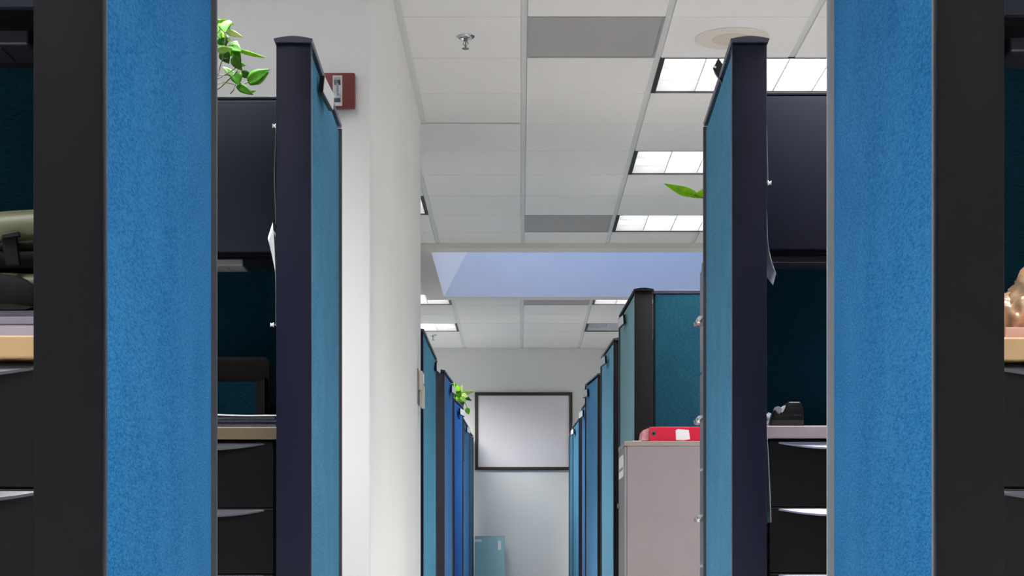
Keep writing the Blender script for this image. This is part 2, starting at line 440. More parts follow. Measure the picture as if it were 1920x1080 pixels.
# ---- skylight: dropped drywall surround, flared well, glazing at the top
ZB = HC - 0.04
b = MB()
b.box(SKX0, SKX1, SKY0, OPY0, ZB, HC + .02); b.box(SKX0, SKX1, OPY1, SKY1, ZB, HC + .02)
b.box(SKX0, OPX0, OPY0, OPY1, ZB, HC + .02); b.box(OPX1, SKX1, OPY0, OPY1, ZB, HC + .02)
struct(b.build('trim_3', M_DRY))
win = bpy.data.objects.new('window_1', None); C.objects.link(win); win.location = (OPX0, OPY0, HC); struct(win)
WH = 1.05; FL = 0.52
tx0, tx1 = OPX0 + FL * WH, OPX1 - FL * WH
zt = ZB + WH; zb = ZB + .001
def wall_quad(name, p, outward):
    m = MB(); o = Vector(outward) * 0.04
    m._hexa([p[0], p[1], Vector(p[1]) + o, Vector(p[0]) + o, p[3], p[2], Vector(p[2]) + o, Vector(p[3]) + o])
    return m.build(name, M_WELL, win)
e_ = .003; ya_, yb_ = OPY0 + e_, OPY1 - e_; xa_, xb_ = OPX0 + e_, OPX1 - e_
wall_quad('well_wall', [(xa_, yb_, zb), (xb_, yb_, zb), (tx1, yb_, zt), (tx0, yb_, zt)], (0, 1, 0))
wall_quad('well_wall', [(xa_, ya_, zb), (xb_, ya_, zb), (tx1, ya_, zt), (tx0, ya_, zt)], (0, -1, 0))
wall_quad('well_wall', [(xa_, ya_, zb), (xa_, yb_, zb), (tx0, yb_, zt), (tx0, ya_, zt)], (-1, 0, 0.3))
wall_quad('well_wall', [(xb_, ya_, zb), (xb_, yb_, zb), (tx1, yb_, zt), (tx1, ya_, zt)], (1, 0, 0.3))
b = MB()
b.box(tx0 - .06, tx1 + .06, OPY0 - .06, OPY0, zt, zt + .06); b.box(tx0 - .06, tx1 + .06, OPY1, OPY1 + .06, zt, zt + .06)
b.box(tx0 - .06, tx0, OPY0, OPY1, zt, zt + .06); b.box(tx1, tx1 + .06, OPY0, OPY1, zt, zt + .06)
b.build('frame', M_TRIM, win)
nb = 3
for i in range(nb):
    xa, xb = tx0 + (tx1 - tx0) * i / nb, tx0 + (tx1 - tx0) * (i + 1) / nb
    MB().box(xa + .02, xb - .02, OPY0, OPY1, zt + .02, zt + .028).build('pane', M_GLASS, win)
    if i: MB().box(xa - .02, xa + .02, OPY0, OPY1, zt, zt + .06).build('glazing_bar', M_TRIM, win)

# ================================================================== CEILING FIXTURES
troffer_proto = {}
def troffer(r, label, lit=True, group=None, watts=None, spread=100):
    watts = watts or LAMP_W
    x0, x1, y0, y1 = r
    key = (lit, watts, spread)
    t = thing('ceiling_troffer', label, 'ceiling light', ((x0 + x1) / 2, (y0 + y1) / 2, HC), group)
    L, D = x1 - x0, y1 - y0
    ctr = Vector(t.location)
    if key in troffer_proto:
        for ch in troffer_proto[key]:
            o = ch.copy(); C.objects.link(o); o.parent = t
        return t
    x0, x1, y0, y1 = x0 + RW / 2, x1 - RW / 2, y0 + .002, y1 - .002
    e = 0.022; parts = []
    b = MB()
    b.box(x0, x1, y0, y0 + .012, HC - .003, HC + .075); b.box(x0, x1, y1 - .012, y1, HC - .003, HC + .075)
    b.box(x0, x0 + e, y0 + .012, y1 - .012, HC - .003, HC + .075); b.box(x1 - e, x1, y0 + .012, y1 - .012, HC - .003, HC + .075)
    parts.append(b.build('frame', M_BLACK, t))
    parts.append(MB().box(x0, x1, y0, y1, HC + .0755, HC + .085).build('lamp_panel', M_LIT if lit else M_UNLIT, t))
    xi0, xi1, yi0, yi1 = x0 + e + .001, x1 - e - .001, y0 + .013, y1 - .013
    for k in range(1, 6):
        x = xi0 + (xi1 - xi0) * k / 6
        parts.append(MB().box(x - .003, x + .003, yi0, yi1, HC + .004, HC + .062).build('louver_blade', M_WENAM, t))
    for k in range(1, 3):
        y = yi0 + (yi1 - yi0) * k / 3
        parts.append(MB().prism([(y - .007, HC + .062), (y + .007, HC + .062), (y + .002, HC + .004), (y - .002, HC + .004)], 'x', xi0, xi1).build('louver_blade', M_WENAM, t))
    # curved white side reflectors
    for (ya, yb) in ((yi0, yi0 + .03), (yi1, yi1 - .03)):
        parts.append(MB().prism([(ya, HC + .004), (ya, HC + .072), (yb, HC + .072), (ya + (yb - ya) * .35, HC + .035)], 'x', xi0, xi1).build('side_reflector', M_WENAM, t))
    if lit:
        ld = bpy.data.lights.new('lamp_beam', 'AREA'); ld.shape = 'RECTANGLE'; ld.size = xi1 - xi0; ld.size_y = yi1 - yi0
        ld.energy = watts; ld.spread = math.radians(spread); ld.color = (1.0, .994, .983)
        lo = bpy.data.objects.new('lamp_beam', ld); C.objects.link(lo); lo.parent = t; lo.location = (0, 0, .001)
        parts.append(lo)
    troffer_proto[key] = parts
    return t
troffer(R_A, 'large bright ceiling light partly hidden by the tall post of the right panel')
troffer(R_B, 'bright ceiling light above the single green leaf')
troffer(R_C, 'bright ceiling light just below the green leaf, beside the darker vent')
troffer(R_D, 'sliver of lit ceiling light against the edge of the white wall, before the skylight')
troffer(R_E, 'lit ceiling light just beyond the skylight, right of the far vent', watts=38, spread=150)
troffer(R_F, 'unlit grey ceiling light near the end wall', lit=False)
troffer(R_G, 'lit ceiling light beside the white wall, touching the skylight surround', watts=30, spread=130)
troffer(R_H, 'lit ceiling light above the far left panel, nearest the end wall', watts=58, spread=145)
for r in OFF:  # grid continued out of view, plus the pairs added for the end wall
    by_wall = r[0] < -1 and gy(-4) - .1 < r[2] < gy(-4) + .1 and r[1] < 0 and r[0] > -2.5
    troffer(r, 'ceiling light above the cubicles, out of view', group='ceiling lights out of view', watts=38 if by_wall else None, spread=80 if by_wall else 100)

def vent(r, label):
    x0, x1, y0, y1 = r[0] + RW / 2, r[1] - RW / 2, r[2] + .002, r[3] - .002
    t = thing('ceiling_vent', label, 'air vent', ((x0 + x1) / 2, (y0 + y1) / 2, HC))
    b = MB()
    for q in ((x0, x1, y0, y0 + .014), (x0, x1, y1 - .014, y1), (x0, x0 + .012, y0 + .014, y1 - .014), (x1 - .012, x1, y0 + .014, y1 - .014)):
        b.box(*q, HC - .004, HC + .03)
    b.build('frame', M_TRIML, t)
    MB().box(x0 + .012, x1 - .012, y0 + .014, y1 - .014, HC - .002, HC + .002).build('perforated_face', M_PERF, t, origin=((x0 + x1) / 2, (y0 + y1) / 2, HC))
    MB().box(x0, x1, y0, y1, HC + .04, HC + .05).build('duct_collar', M_BLACK, t)
vent(V_1, 'large grey perforated ceiling vent at the top of the picture')
vent(V_2, 'grey perforated ceiling vent just before the skylight')
vent(V_3, 'thin grey ceiling vent just beyond the skylight')

def sprinkler(px, py, label):
    Y = 2.306 * F / (HY - py); p = P(px, py, Y)
    x, y = p.x, p.y; z = HC - .004
    t = thing('fire_sprinkler', label, 'sprinkler', (x, y, z))
    MB().lathe([(.040, z), (.040, z - .003), (.034, z - .008), (.026, z - .009), (.022, z - .004), (.012, z - .003)], x, y).build('escutcheon', M_CHROME, t, smooth='auto')
    b = MB(); b.lathe([(.009, z - .008), (.009, z - .022), (.006, z - .024)], x, y, 12)
    b.tube([(x - .006, y, z - .022), (x - .011, y, z - .032), (x - .003, y, z - .045)], .0018, 6)
    b.tube([(x + .006, y, z - .022), (x + .011, y, z - .032), (x + .003, y, z - .045)], .0018, 6)
    b.tube([(x, y, z - .022), (x, y, z - .054)], .003, 8)
    b.build('nozzle', M_STEEL, t, smooth='auto')
    MB().lathe([(.015, z - .056), (.016, z - .053), (.005, z - .050)], x, y, 16).build('deflector', M_STEEL, t)
sprinkler(873, 68, 'chrome fire sprinkler on the ceiling tile left of the large vent')
sprinkler(812, 628, 'tiny fire sprinkler on the far ceiling above the left panels')

cx, cy = gx(1) + G / 2, gy(0) + G / 2
t = thing('ceiling_speaker', 'round off-white ceiling speaker behind the top of the right panel post', 'speaker', (cx, cy, HC))
MB().lathe([(.165, HC - .004), (.165, HC - .006), (.155, HC - .008), (.10, HC - .010), (.09, HC - .009)], cx, cy, 48).build('bezel', M_SPKW, t, smooth='auto')
MB().lathe([(.09, HC - .0092), (.088, HC - .011), (.03, HC - .012), (.004, HC - .0121)], cx, cy, 40).build('grille', M_SPKG, t, smooth='auto')

# ================================================================== PARTITION PANELS ALONG THE AISLE
TH = 0.09; PZ = 1.70
def panel(near, far, label, cloth, capm, trim_n=M_TRIM, trim_f=M_TRIMD, group=None, tf=0.010, z=PZ):
    """near/far: aisle-side bottom corners (x, y) of the panel"""
    a, c = Vector(near), Vector(far); s = 1 if a.x > 0 else -1
    u = (c - a); L = u.length; u.normalize(); v = Vector((u.y, -u.x)) * s
    if v.x * s < 0: v = -v
    fr = lambda U, V, Z: (a.x + u.x * U + v.x * V, a.y + u.y * U + v.y * V, Z)
    t = thing('aisle_panel', label, 'partition panel', (a.x, a.y, 0), group)
    MB().fbox(fr, 0.0, .022, .0, TH, 0.02, z, bev=.004).build('end_cap', capm, t, smooth='auto')
    MB().fbox(fr, .022, .032, .0, TH, 0.02, z - .012, bev=.0015).build('corner_trim', trim_n, t)
    MB().fbox(fr, .032, L - .006, .012, TH - .012, 0.02, z - .01).build('core', M_BLACK, t)
    MB().fbox(fr, .0335, L - .014, .003, .0125, 0.12, z - .012, bev=.003).build('fabric_face', cloth, t, smooth='auto')
    MB().fbox(fr, .0335, L - .014, TH - .0125, TH - .003, 0.12, z - .012, bev=.003).build('inner_fabric_face', M_FTEAL, t, smooth='auto')
    MB().fbox(fr, .032, L - .006, .002, TH - .002, 0.02, 0.118).build('kick_plate', capm, t)
    MB().fbox(fr, L - .012, L, -tf * .6, TH + .001, 0.02, z - .004, bev=.002).build('edge_trim', trim_f, t, smooth='auto')
    # domed top cap with a small overhang
    k = 10; b = MB()
    prof = [(-.002, z), (-.005, z + .006)] + [(-.005 + (TH + .010) * i / k, z + .009 + .007 * math.sin(math.pi * i / k)) for i in range(k + 1)] + [(TH + .005, z + .006), (TH + .002, z)]
    lo = [b.bm.verts.new(fr(-.010, p, q)) for p, q in prof]; hi = [b.bm.verts.new(fr(L + .002, p, q)) for p, q in prof]
    n = len(prof); fs = [b.bm.faces.new(lo), b.bm.faces.new(list(reversed(hi)))]
    fs += [b.bm.faces.new([lo[i], hi[i], hi[(i + 1) % n], lo[(i + 1) % n]]) for i in range(n)]
    bmesh.ops.recalc_face_normals(b.bm, faces=fs)
    b.build('top_cap', M_TOPC if capm is not M_BROWNCAP else M_CAP, t, smooth='auto')
    return fr, L

def nameplate(frL, u0, length, ztop, h, label, off=.004, tilt=0.0, swing=0.0, lean=0.0):
    """black holder with a white card, on the aisle side of a panel"""
    fr, L = frL
    q = Vector(fr(u0, -off, ztop))
    t = thing('name_plate', label, 'name plate', (q.x, q.y, q.z - h))
    def f2(U, V, Z):
        # swing: far end swings out from the panel (radians); lean: rolls about the long axis; tilt: drops the far end
        du = (U - u0); dv = V + off
        dz = Z - ztop
        du, dz = du * math.cos(tilt) + dz * math.sin(tilt), -du * math.sin(tilt) + dz * math.cos(tilt)
        dv, dz = dv * math.cos(lean) - dz * math.sin(lean), dv * math.sin(lean) + dz * math.cos(lean)
        vv = dv * math.cos(swing) - du * math.sin(swing); uu = du * math.cos(swing) + dv * math.sin(swing)
        return fr(u0 + uu, vv - off, ztop + dz)
    T = .012
    MB().fbox(f2, u0, u0 + length, -off - T, -off, ztop - h, ztop, bev=.0015).build('holder', M_BPLA, t)
    MB().fbox(f2, u0 + .006, u0 + length - .004, -off - T - .0015, -off - T + .001, ztop - h + .004, ztop - .003).build('card', M_WHITE, t)

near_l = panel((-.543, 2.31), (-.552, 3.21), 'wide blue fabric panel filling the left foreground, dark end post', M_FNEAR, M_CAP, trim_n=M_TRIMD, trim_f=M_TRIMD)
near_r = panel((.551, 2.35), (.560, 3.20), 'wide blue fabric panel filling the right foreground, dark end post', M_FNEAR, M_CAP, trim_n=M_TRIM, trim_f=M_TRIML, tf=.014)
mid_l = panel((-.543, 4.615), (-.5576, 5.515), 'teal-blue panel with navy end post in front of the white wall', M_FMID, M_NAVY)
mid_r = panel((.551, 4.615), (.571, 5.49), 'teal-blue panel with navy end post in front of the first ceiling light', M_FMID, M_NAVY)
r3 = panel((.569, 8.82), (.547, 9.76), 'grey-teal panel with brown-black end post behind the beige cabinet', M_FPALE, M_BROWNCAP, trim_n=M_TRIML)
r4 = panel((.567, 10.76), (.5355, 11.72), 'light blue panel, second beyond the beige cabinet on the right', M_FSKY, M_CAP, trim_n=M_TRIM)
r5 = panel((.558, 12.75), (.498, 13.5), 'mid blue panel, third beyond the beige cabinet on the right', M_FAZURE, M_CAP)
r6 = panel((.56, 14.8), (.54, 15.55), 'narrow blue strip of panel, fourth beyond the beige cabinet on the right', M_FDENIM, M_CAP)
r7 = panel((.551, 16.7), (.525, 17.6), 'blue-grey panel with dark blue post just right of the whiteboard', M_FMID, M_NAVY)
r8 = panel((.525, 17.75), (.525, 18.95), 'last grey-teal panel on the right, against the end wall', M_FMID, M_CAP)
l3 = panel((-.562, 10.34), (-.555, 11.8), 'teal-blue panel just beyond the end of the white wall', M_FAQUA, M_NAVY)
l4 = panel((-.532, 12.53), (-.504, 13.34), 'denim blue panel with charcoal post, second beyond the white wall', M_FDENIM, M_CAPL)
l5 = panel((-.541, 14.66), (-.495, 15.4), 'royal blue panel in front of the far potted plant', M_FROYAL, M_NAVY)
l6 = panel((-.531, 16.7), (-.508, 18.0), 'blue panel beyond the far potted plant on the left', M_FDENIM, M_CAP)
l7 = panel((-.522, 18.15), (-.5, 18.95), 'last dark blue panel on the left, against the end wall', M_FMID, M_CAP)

# name plates
nameplate(mid_l, .185, .20, 1.668, .046, 'white name card in a black holder beside the red fire strobe', off=.006, lean=.1, swing=.045)
# the right one has come loose and stands askew on the panel's top edge
t = thing('name_plate', 'black name plate holder standing askew before the first ceiling light', 'name plate', P(1349, 151, 4.95))
q = [P(1346.7, 108, 4.95), P(1337, 129, 4.95), P(1351.5, 151, 4.95), P(1359, 126, 4.95)]
bk = Vector((.012, .05, -.004))
MB()._hexa([q[1], q[2], q[3], q[0], q[1] + bk, q[2] + bk, q[3] + bk, q[0] + bk], .0012).build('holder', M_BPLA, t)
cf = Vector((-.0016, 0, .0004))
MB()._hexa([q[1] + Vector((0, .003, .003)), q[1] + cf + Vector((0, .003, .003)), q[0] + cf + Vector((0, .003, -.004)), q[0] + Vector((0, .003, -.004)), q[1] + bk, q[1] + cf + bk, q[0] + cf + bk, q[0] + bk]).build('card', M_WHITE, t)
MB()._hexa([q[1] + Vector((.001, -.001, .004)), q[1] + Vector((.0075, -.001, .001)), q[1] + Vector((.009, -.001, .006)), q[1] + Vector((.003, -.001, .009)), q[1] + Vector((.001, -.0003, .004)), q[1] + Vector((.0075, -.0003, .001)), q[1] + Vector((.009, -.0003, .006)), q[1] + Vector((.003, -.0003, .009))]).build('clip', M_CHROME, t)
nameplate(r3, .48, .20, 1.652, .048, 'name plate on the grey-teal panel behind the beige cabinet', off=.007, lean=.08, swing=.06)
nameplate(r4, .38, .20, 1.652, .050, 'name plate on the light blue panel, second beyond the beige cabinet', off=.012, lean=.08, swing=.08)
nameplate(r5, .52, .18, 1.652, .055, 'name plate on the mid blue panel, third beyond the beige cabinet', off=.005, lean=.05, swing=.08)
nameplate(r6, .30, .25, 1.652, .055, 'name plate on the narrow blue strip of panel, fourth beyond the cabinet', off=.008, swing=.06)
nameplate(r7, .49, .20, 1.652, .050, 'name plate on the panel just right of the whiteboard', off=.008, swing=.06)
nameplate(l3, 1.18, .20, 1.652, .055, 'name plate on the first panel beyond the white wall', off=.004, swing=.07)
nameplate(l4, .44, .22, 1.652, .055, 'name plate on the panel with the charcoal post beyond the white wall', off=.008, swing=.06)
nameplate(l5, .25, .25, 1.652, .055, 'name plate on the royal blue panel before the far plant', off=.012, swing=.06)
nameplate(l6, .20, .25, 1.652, .055, 'name plate on the panel beyond the far plant', off=.014, swing=.06)

# ---- partitions running back from the aisle
def cross_panel(s, x0, x1, y0, label, cloth=M_FTEAL, z=PZ, capm=M_CAP, th=.075):
    xa, xb = s * x0, s * x1
    t = thing('cross_panel', label, 'partition panel', ((xa + xb) / 2, y0 + th / 2, 0))
    MB().box(xa, xb, y0 + .010, y0 + th - .010, .02, z - .01).build('core', M_BLACK, t)
    MB().box(xa + s * .006, xb, y0, y0 + .0105, .12, z - .012, bev=.003).build('fabric_face', cloth, t)
    MB().box(xa + s * .006, xb, y0 + th - .0105, y0 + th, .12, z - .012, bev=.003).build('rear_fabric_face', cloth, t)
    MB().box(xa, xb, y0 + .001, y0 + th - .001, .02, .118).build('kick_plate', capm, t)
    MB().prism([(y0 - .003, z - .01), (y0 - .003, z + .004), (y0 + th * .3, z + .012), (y0 + th * .7, z + .012), (y0 + th + .003, z + .004), (y0 + th + .003, z - .01)], 'x', xa, xb).build('top_cap', M_TOPC, t)
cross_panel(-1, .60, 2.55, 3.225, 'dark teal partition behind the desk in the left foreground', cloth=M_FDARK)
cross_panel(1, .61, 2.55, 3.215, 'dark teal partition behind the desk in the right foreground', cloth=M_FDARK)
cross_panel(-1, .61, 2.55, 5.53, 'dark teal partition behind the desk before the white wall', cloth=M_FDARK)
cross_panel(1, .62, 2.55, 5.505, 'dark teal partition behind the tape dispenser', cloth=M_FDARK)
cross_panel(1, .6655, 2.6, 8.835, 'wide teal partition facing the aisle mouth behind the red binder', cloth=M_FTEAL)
for (s, nm, xx, yy) in ((1, 'light blue panel', .662, 10.78), (1, 'mid blue panel on the right', .652, 12.77), (1, 'fourth panel on the right', .655, 14.83), (1, 'panel by the whiteboard', .645, 16.73),
                        (-1, 'first panel beyond the white wall', .655, 10.36), (-1, 'charcoal-posted panel', .626, 12.55), (-1, 'royal blue panel', .636, 14.68), (-1, 'panel beyond the far plant', .626, 16.73)):
    cross_panel(s, xx + .006, 2.6, yy, 'cubicle partition running back from the ' + nm)

# ================================================================== CUBICLE FURNITURE
def cubicle(s, xin, yc, zt, words, desk_m, zbin0, zbin1=PZ, lamp_in=.19, yback=None, bin_len=1.15, pulls=M_PULL, binm=M_BIN, lampm=M_LAMPH):
    """s: side; xin: inner face of the aisle panel; yc: near corner of that panel; zt: desk height"""
    yb = yback
    X = lambda d: s * (xin + d)
    # worktop
    yf = yc + .30
    t = thing('worktop', 'straight-edged ' + words['desk'], 'desk', (X(.85), (yf + yb) / 2, 0))
    MB().box(X(.025), X(1.70), yf, yb - .004, zt - .034, zt, bev=.003).build('top', desk_m, t)
    MB().box(X(1.62), X(1.65), yf + .04, yb - .006, 0, zt - .035).build('support_leg', M_DRAW, t)
    MB().box(X(.48), X(1.61), yb - .03, yb - .006, .3, zt - .035).build('modesty_panel', M_DRAW, t)
    # drawer pedestal
    yd = yf + .012; x0, x1 = .045, .445
    ztop = zt - .0365
    t = thing('drawer_pedestal', words['ped'], 'drawer unit', (X((x0 + x1) / 2), (yd + yb) / 2, 0))
    MB().box(X(x0), X(x1), yd + .02, yb - .035, .03, ztop).build('body', M_DRAW, t)
    MB().box(X(x0 + .02), X(x1 - .02), yd + .05, yb - .06, 0, .03).build('plinth', M_BLACK, t)
    zs = [(ztop - .186, ztop - .004), (ztop - .369, ztop - .189), (.05, ztop - .372)]
    for (za, zb_) in zs:
        d = MB().box(X(x0 + .004), X(x1 - .004), yd, yd + .02, za, zb_, bev=.002).build('drawer', M_DRAW, t)
        # crescent lip pull along the top edge
        b = MB(); n = 18; xa, xc = x0 + .03, x1 - .03
        rows = []
        for i in range(n + 1):
            q = i / n; w = max(0.02, 1 - (2 * q - 1) ** 2)
            x = X(xa + (xc - xa) * q)
            rows.append([b.bm.verts.new(p) for p in ((x, yd + .001, zb_ - .002), (x, yd - .014 * w, zb_ - .004 - .016 * w), (x, yd - .011 * w, zb_ - .008 - .017 * w), (x, yd + .001, zb_ - .007))])
        fs = []
        for i in range(n):
            for k in range(4):
                fs.append(b.bm.faces.new([rows[i][k], rows[i][(k + 1) % 4], rows[i + 1][(k + 1) % 4], rows[i + 1][k]]))
        fs.append(b.bm.faces.new(rows[0])); fs.append(b.bm.faces.new(list(reversed(rows[-1]))))
        bmesh.ops.recalc_face_normals(b.bm, faces=fs)
        b.build('pull', pulls, d)
    # overhead bin
    yo = yc + .52
    t = thing('overhead_bin', words['bin'], 'overhead cabinet', (X(.03 + bin_len / 2), (yo + yb) / 2, zbin0))
    MB().box(X(.032), X(.03 + bin_len), yo + .022, yb - .004, zbin0 + .012, zbin1 - .002).build('body', M_BINB, t)
    MB().box(X(.03), X(.034 + bin_len), yo, yo + .02, zbin0, zbin1 - .012, bev=.005).build('flip_door', binm, t, smooth='auto')
    MB().box(X(.03), X(.034 + bin_len), yo + .003, yb - .004, zbin1 - .010, zbin1, bev=.003).build('top_panel', binm, t)
    MB().box(X(.032), X(.03 + bin_len), yo + .03, yo + .045, zbin0 - .006, zbin0 + .014).build('bottom_rail', M_CAP, t)
    MB().box(X(.032), X(.03 + bin_len), yo + .10, yo + .112, zbin0 - .004, zbin0 + .014).build('bottom_rail', M_CAP, t)
    # task lamp under the bin
    t = thing('task_lamp', words['lamp'], 'task lamp', (X(lamp_in + .45), yo + .2, zbin0 + .012))
    MB().box(X(lamp_in), X(lamp_in + .9), yo + .15, yo + .26, zbin0 - .016, zbin0 + .0115, bev=.004).build('housing', lampm, t)
    MB().box(X(lamp_in + .05), X(lamp_in + .85), yo + .165, yo + .245, zbin0 - .018, zbin0 - .0155).build('lens', M_LAMPH if lampm is M_LAMPH else M_TRIML, t)

cubicle(-1, .634, 2.31, .685, dict(desk='tan worktop under the olive bag', ped='black drawer unit at the left edge of the picture', bin='dark overhead bin at the top left corner', lamp='grey task lamp under the top left bin'), M_TAN, 1.235, yback=3.222)
cubicle(1, .642, 2.35, .687, dict(desk='tan worktop under the plastic bag', ped='black drawer unit at the right edge of the picture', bin='dark overhead bin at the top right corner', lamp='grey task lamp under the top right bin'), M_TAN, 1.235, yback=3.212)
cubicle(-1, .634, 4.615, .727, dict(desk='shade-toned tan worktop under loose papers', ped='black drawer unit left of the navy post before the white wall', bin='dark grey overhead bin carrying the trailing plant', lamp='grey task lamp under the bin with the trailing plant'), M_TAND, 1.25, yback=5.527, lampm=M_TRIML)
cubicle(1, .642, 4.615, .730, dict(desk='pinkish grey worktop under the tape dispenser', ped='black drawer unit below the tape dispenser', bin='dark navy overhead bin above the tape dispenser', lamp='dark task lamp under the bin above the tape dispenser'), M_PINKL, 1.258, zbin1=1.712, yback=5.502, lamp_in=.1, binm=M_BINN, pulls=M_PULLB)

# ---- overhead bin that carries the far plant
def plain_bin(s, x0, x1, y0, y1, z0, z1, label):
    t = thing('overhead_bin', label, 'overhead cabinet', (s * (x0 + x1) / 2, (y0 + y1) / 2, z0))
    MB().box(s * x0, s * x1, y0 + .02, y1, z0 + .01, z1 - .01).build('body', M_BINB, t)
    MB().box(s * x0, s * x1, y0, y0 + .019, z0, z1 - .01, bev=.004).build('flip_door', M_BIN, t)
    MB().box(s * x0, s * x1, y0, y1, z1 - .0095, z1, bev=.003).build('top_panel', M_BIN, t)
plain_bin(-1, .521, 1.7, 16.33, 16.685, 1.30, 1.67, 'overhead bin under the far potted plant')

# ================================================================== TALL FILE CABINET behind the right panel
fx, fy0, fy1, fz_ = .622, 5.69, 6.15, 1.387
t = thing('file_cabinet', 'tall slate file cabinet with chrome handles behind the right panel', 'file cabinet', (fx + .35, (fy0 + fy1) / 2, 0))
MB().box(fx + .016, fx + .72, fy0, fy1, .04, fz_ - .03).build('body', M_FCAB, t)
MB().box(fx + .006, fx + .72, fy0, fy1, fz_ - .029, fz_, bev=.003).build('top', M_FCAB, t)
MB().box(fx + .03, fx + .70, fy0 + .01, fy1 - .01, 0, .04).build('plinth', M_BLACK, t)
for (za, zb_) in ((.045, .336), (.344, .667), (.675, .999), (1.007, fz_ - .033)):
    d = MB().box(fx, fx + .016, fy0 + .006, fy1 - .004, za, zb_, bev=.003).build('drawer', M_FCAB, t)
    yh = (fy0 + fy1) / 2 + .06; zh = za + .155
    b = MB(); b.prism([(fx + .0005, zh - .006), (fx - .016, zh - .012), (fx - .030, zh - .010), (fx - .034, zh + .002), (fx - .026, zh + .012), (fx - .008, zh + .014), (fx + .0005, zh + .020)], 'y', yh - .055, yh + .055, bev=.003)
    b.build('handle', M_CHROME, d, smooth='auto')
    MB().box(fx - .002, fx + .001, yh - .04, yh + .04, zh + .06, zh + .09).build('label_holder', M_STEEL, d)

# ================================================================== BEIGE CABINET with the red binder
ax, ay0, ay1, az = .470, 8.00, 8.46, .899
t = thing('storage_cabinet', 'waist-high beige steel cabinet under the red binder', 'cabinet', (ax + .42, (ay0 + ay1) / 2, 0))
MB().box(ax + .012, ax + .86, ay0, ay1, .05, az - .022, bev=.002).build('body', M_FILEB, t)
MB().box(ax - .002, ax + .862, ay0 - .002, ay1 + .002, az - .0215, az, bev=.002).build('top', M_FILET, t)
MB().box(ax + .03, ax + .84, ay0 + .02, ay1 - .02, 0, .05).build('plinth', M_BLACK, t)
d = MB().box(ax, ax + .0115, ay0 + .003, ay1 - .003, .056, az - .024, bev=.002).build('door', M_FILEF, t)
MB().box(ax - .004, ax - .0002, ay0 + .05, ay0 + .38, az - .155, az - .055, bev=.001).build('label_card', M_WHITE, d)
MB().box(ax - .006, ax - .0042, ay0 + .06, ay0 + .37, az - .125, az - .112).build('label_clip', M_TRIML, d)
MB().tube([(ax, ay0 + .40, .62), (ax - .010, ay0 + .40, .62)], .012, 12).build('lock', M_STEEL, d)
# binder lying flat, spine to the camera
bz0 = az + .0008
t = thing('ring_binder', 'red ring binder with a blank white label lying on the beige cabinet', 'binder', (.70, 8.15, bz0))
by0 = 8.03; bx0, bx1 = .585, .855; bh = .066
MB().box(bx0, bx1, by0, by0 + .004, bz0, bz0 + bh, bev=.001).build('spine', M_BRED, t)
MB().box(bx0 + .001, bx1, by0 + .0045, by0 + .26, bz0 + bh - .0035, bz0 + bh, bev=.001).build('cover', M_BRED, t)
MB().box(bx0 + .001, bx1, by0 + .0045, by0 + .26, bz0, bz0 + .0035, bev=.001).build('cover', M_BRED, t)
MB().prism([(bx0 - .034, bz0 + .010), (bx0 - .030, bz0 + .006), (bx0 + .24, bz0 + .006), (bx0 + .24, bz0 + .058), (bx0 - .006, bz0 + .061), (bx0 - .028, bz0 + .052)], 'y', by0 + .02, by0 + .235).build('pages', M_BPINK, t)
lb = MB(); 
lb.prism([(.705, bz0 + .006), (.703, bz0 + .050), (.712, bz0 + .056), (.762, bz0 + .052), (.768, bz0 + .010), (.740, bz0 + .005)], 'y', by0 - .0012, by0 - .0002)
lb.build('label_sticker', M_WHITE, t)
zc_, xc_ = bz0 + .037, .604
b = MB(); b.tube([(xc_, by0 - .0025, zc_), (xc_, by0 - .0001, zc_)], .0105, 20); b.build('finger_ring', M_CHROME, t)
b = MB(); b.tube([(xc_, by0 - .0030, zc_), (xc_, by0 - .0026, zc_)], .0065, 16); b.build('finger_hole', M_BLACK, t)
for (qa, qb, qz) in ((.588, .600, .0635), (.826, .845, .0635), (.826, .850, .003)):
    MB().box(qa, qb, by0 - .0008, by0 - .0001, bz0 + qz - .001, bz0 + qz + .001).build('metal_edge', M_CHROME, t)
tag(MB().box(.51, .548, 8.03, 8.10, az + .0003, az + .004).build('paper_slip', M_WHITE), 'small white slip on the beige cabinet left of the binder', 'paper')

# ================================================================== WALL ITEMS
def sc(Y): return Y / F
ys = WY0
p0 = P(604, 206, ys); p1 = P(667, 140.5, ys)
t = thing('fire_strobe', 'red fire alarm strobe with a clear lens on the white wall', 'fire alarm', ((p0.x + p1.x) / 2, ys - .02, p0.z))
MB().box(p0.x, p1.x, ys - .03, ys - .0006, p0.z, p1.z, bev=.005).build('plate', M_REDP, t, smooth='auto')
q0 = P(624, 199, ys - .03); q1 = P(642, 142, ys - .03)
MB().box(q0.x, q1.x, ys - .036, ys - .0302, q0.z, q1.z, bev=.002).build('strobe_base', M_BEIGEP, t)
zz0, zz1 = q0.z + .008, q1.z - .004
MB().prism([(ys - .0362, zz0), (ys - .050, zz0 + .008), (ys - .050, zz1 - .010), (ys - .0362, zz1)], 'x', q0.x + .003, q1.x - .003, bev=.002).build('strobe_lens', M_GLASS, t, smooth='auto')
MB().prism([(ys - .0366, zz1 - .030), (ys - .046, zz1 - .014), (ys - .0366, zz1 - .004)], 'x', q0.x + .006, q1.x - .006).build('reflector', M_CHROME, t)
MB().tube([((q0.x + q1.x) / 2, ys - .041, zz0 + .034), ((q0.x + q1.x) / 2, ys - .041, zz1 - .030)], .0035, 8).build('flash_tube', M_STEEL, t)

MB().prism([(ys - .0366, zz0 + .004), (ys - .046, zz0 + .016), (ys - .0366, zz0 + .034)], 'x', q0.x + .006, q1.x - .006).build('reflector', M_CHROME, t)

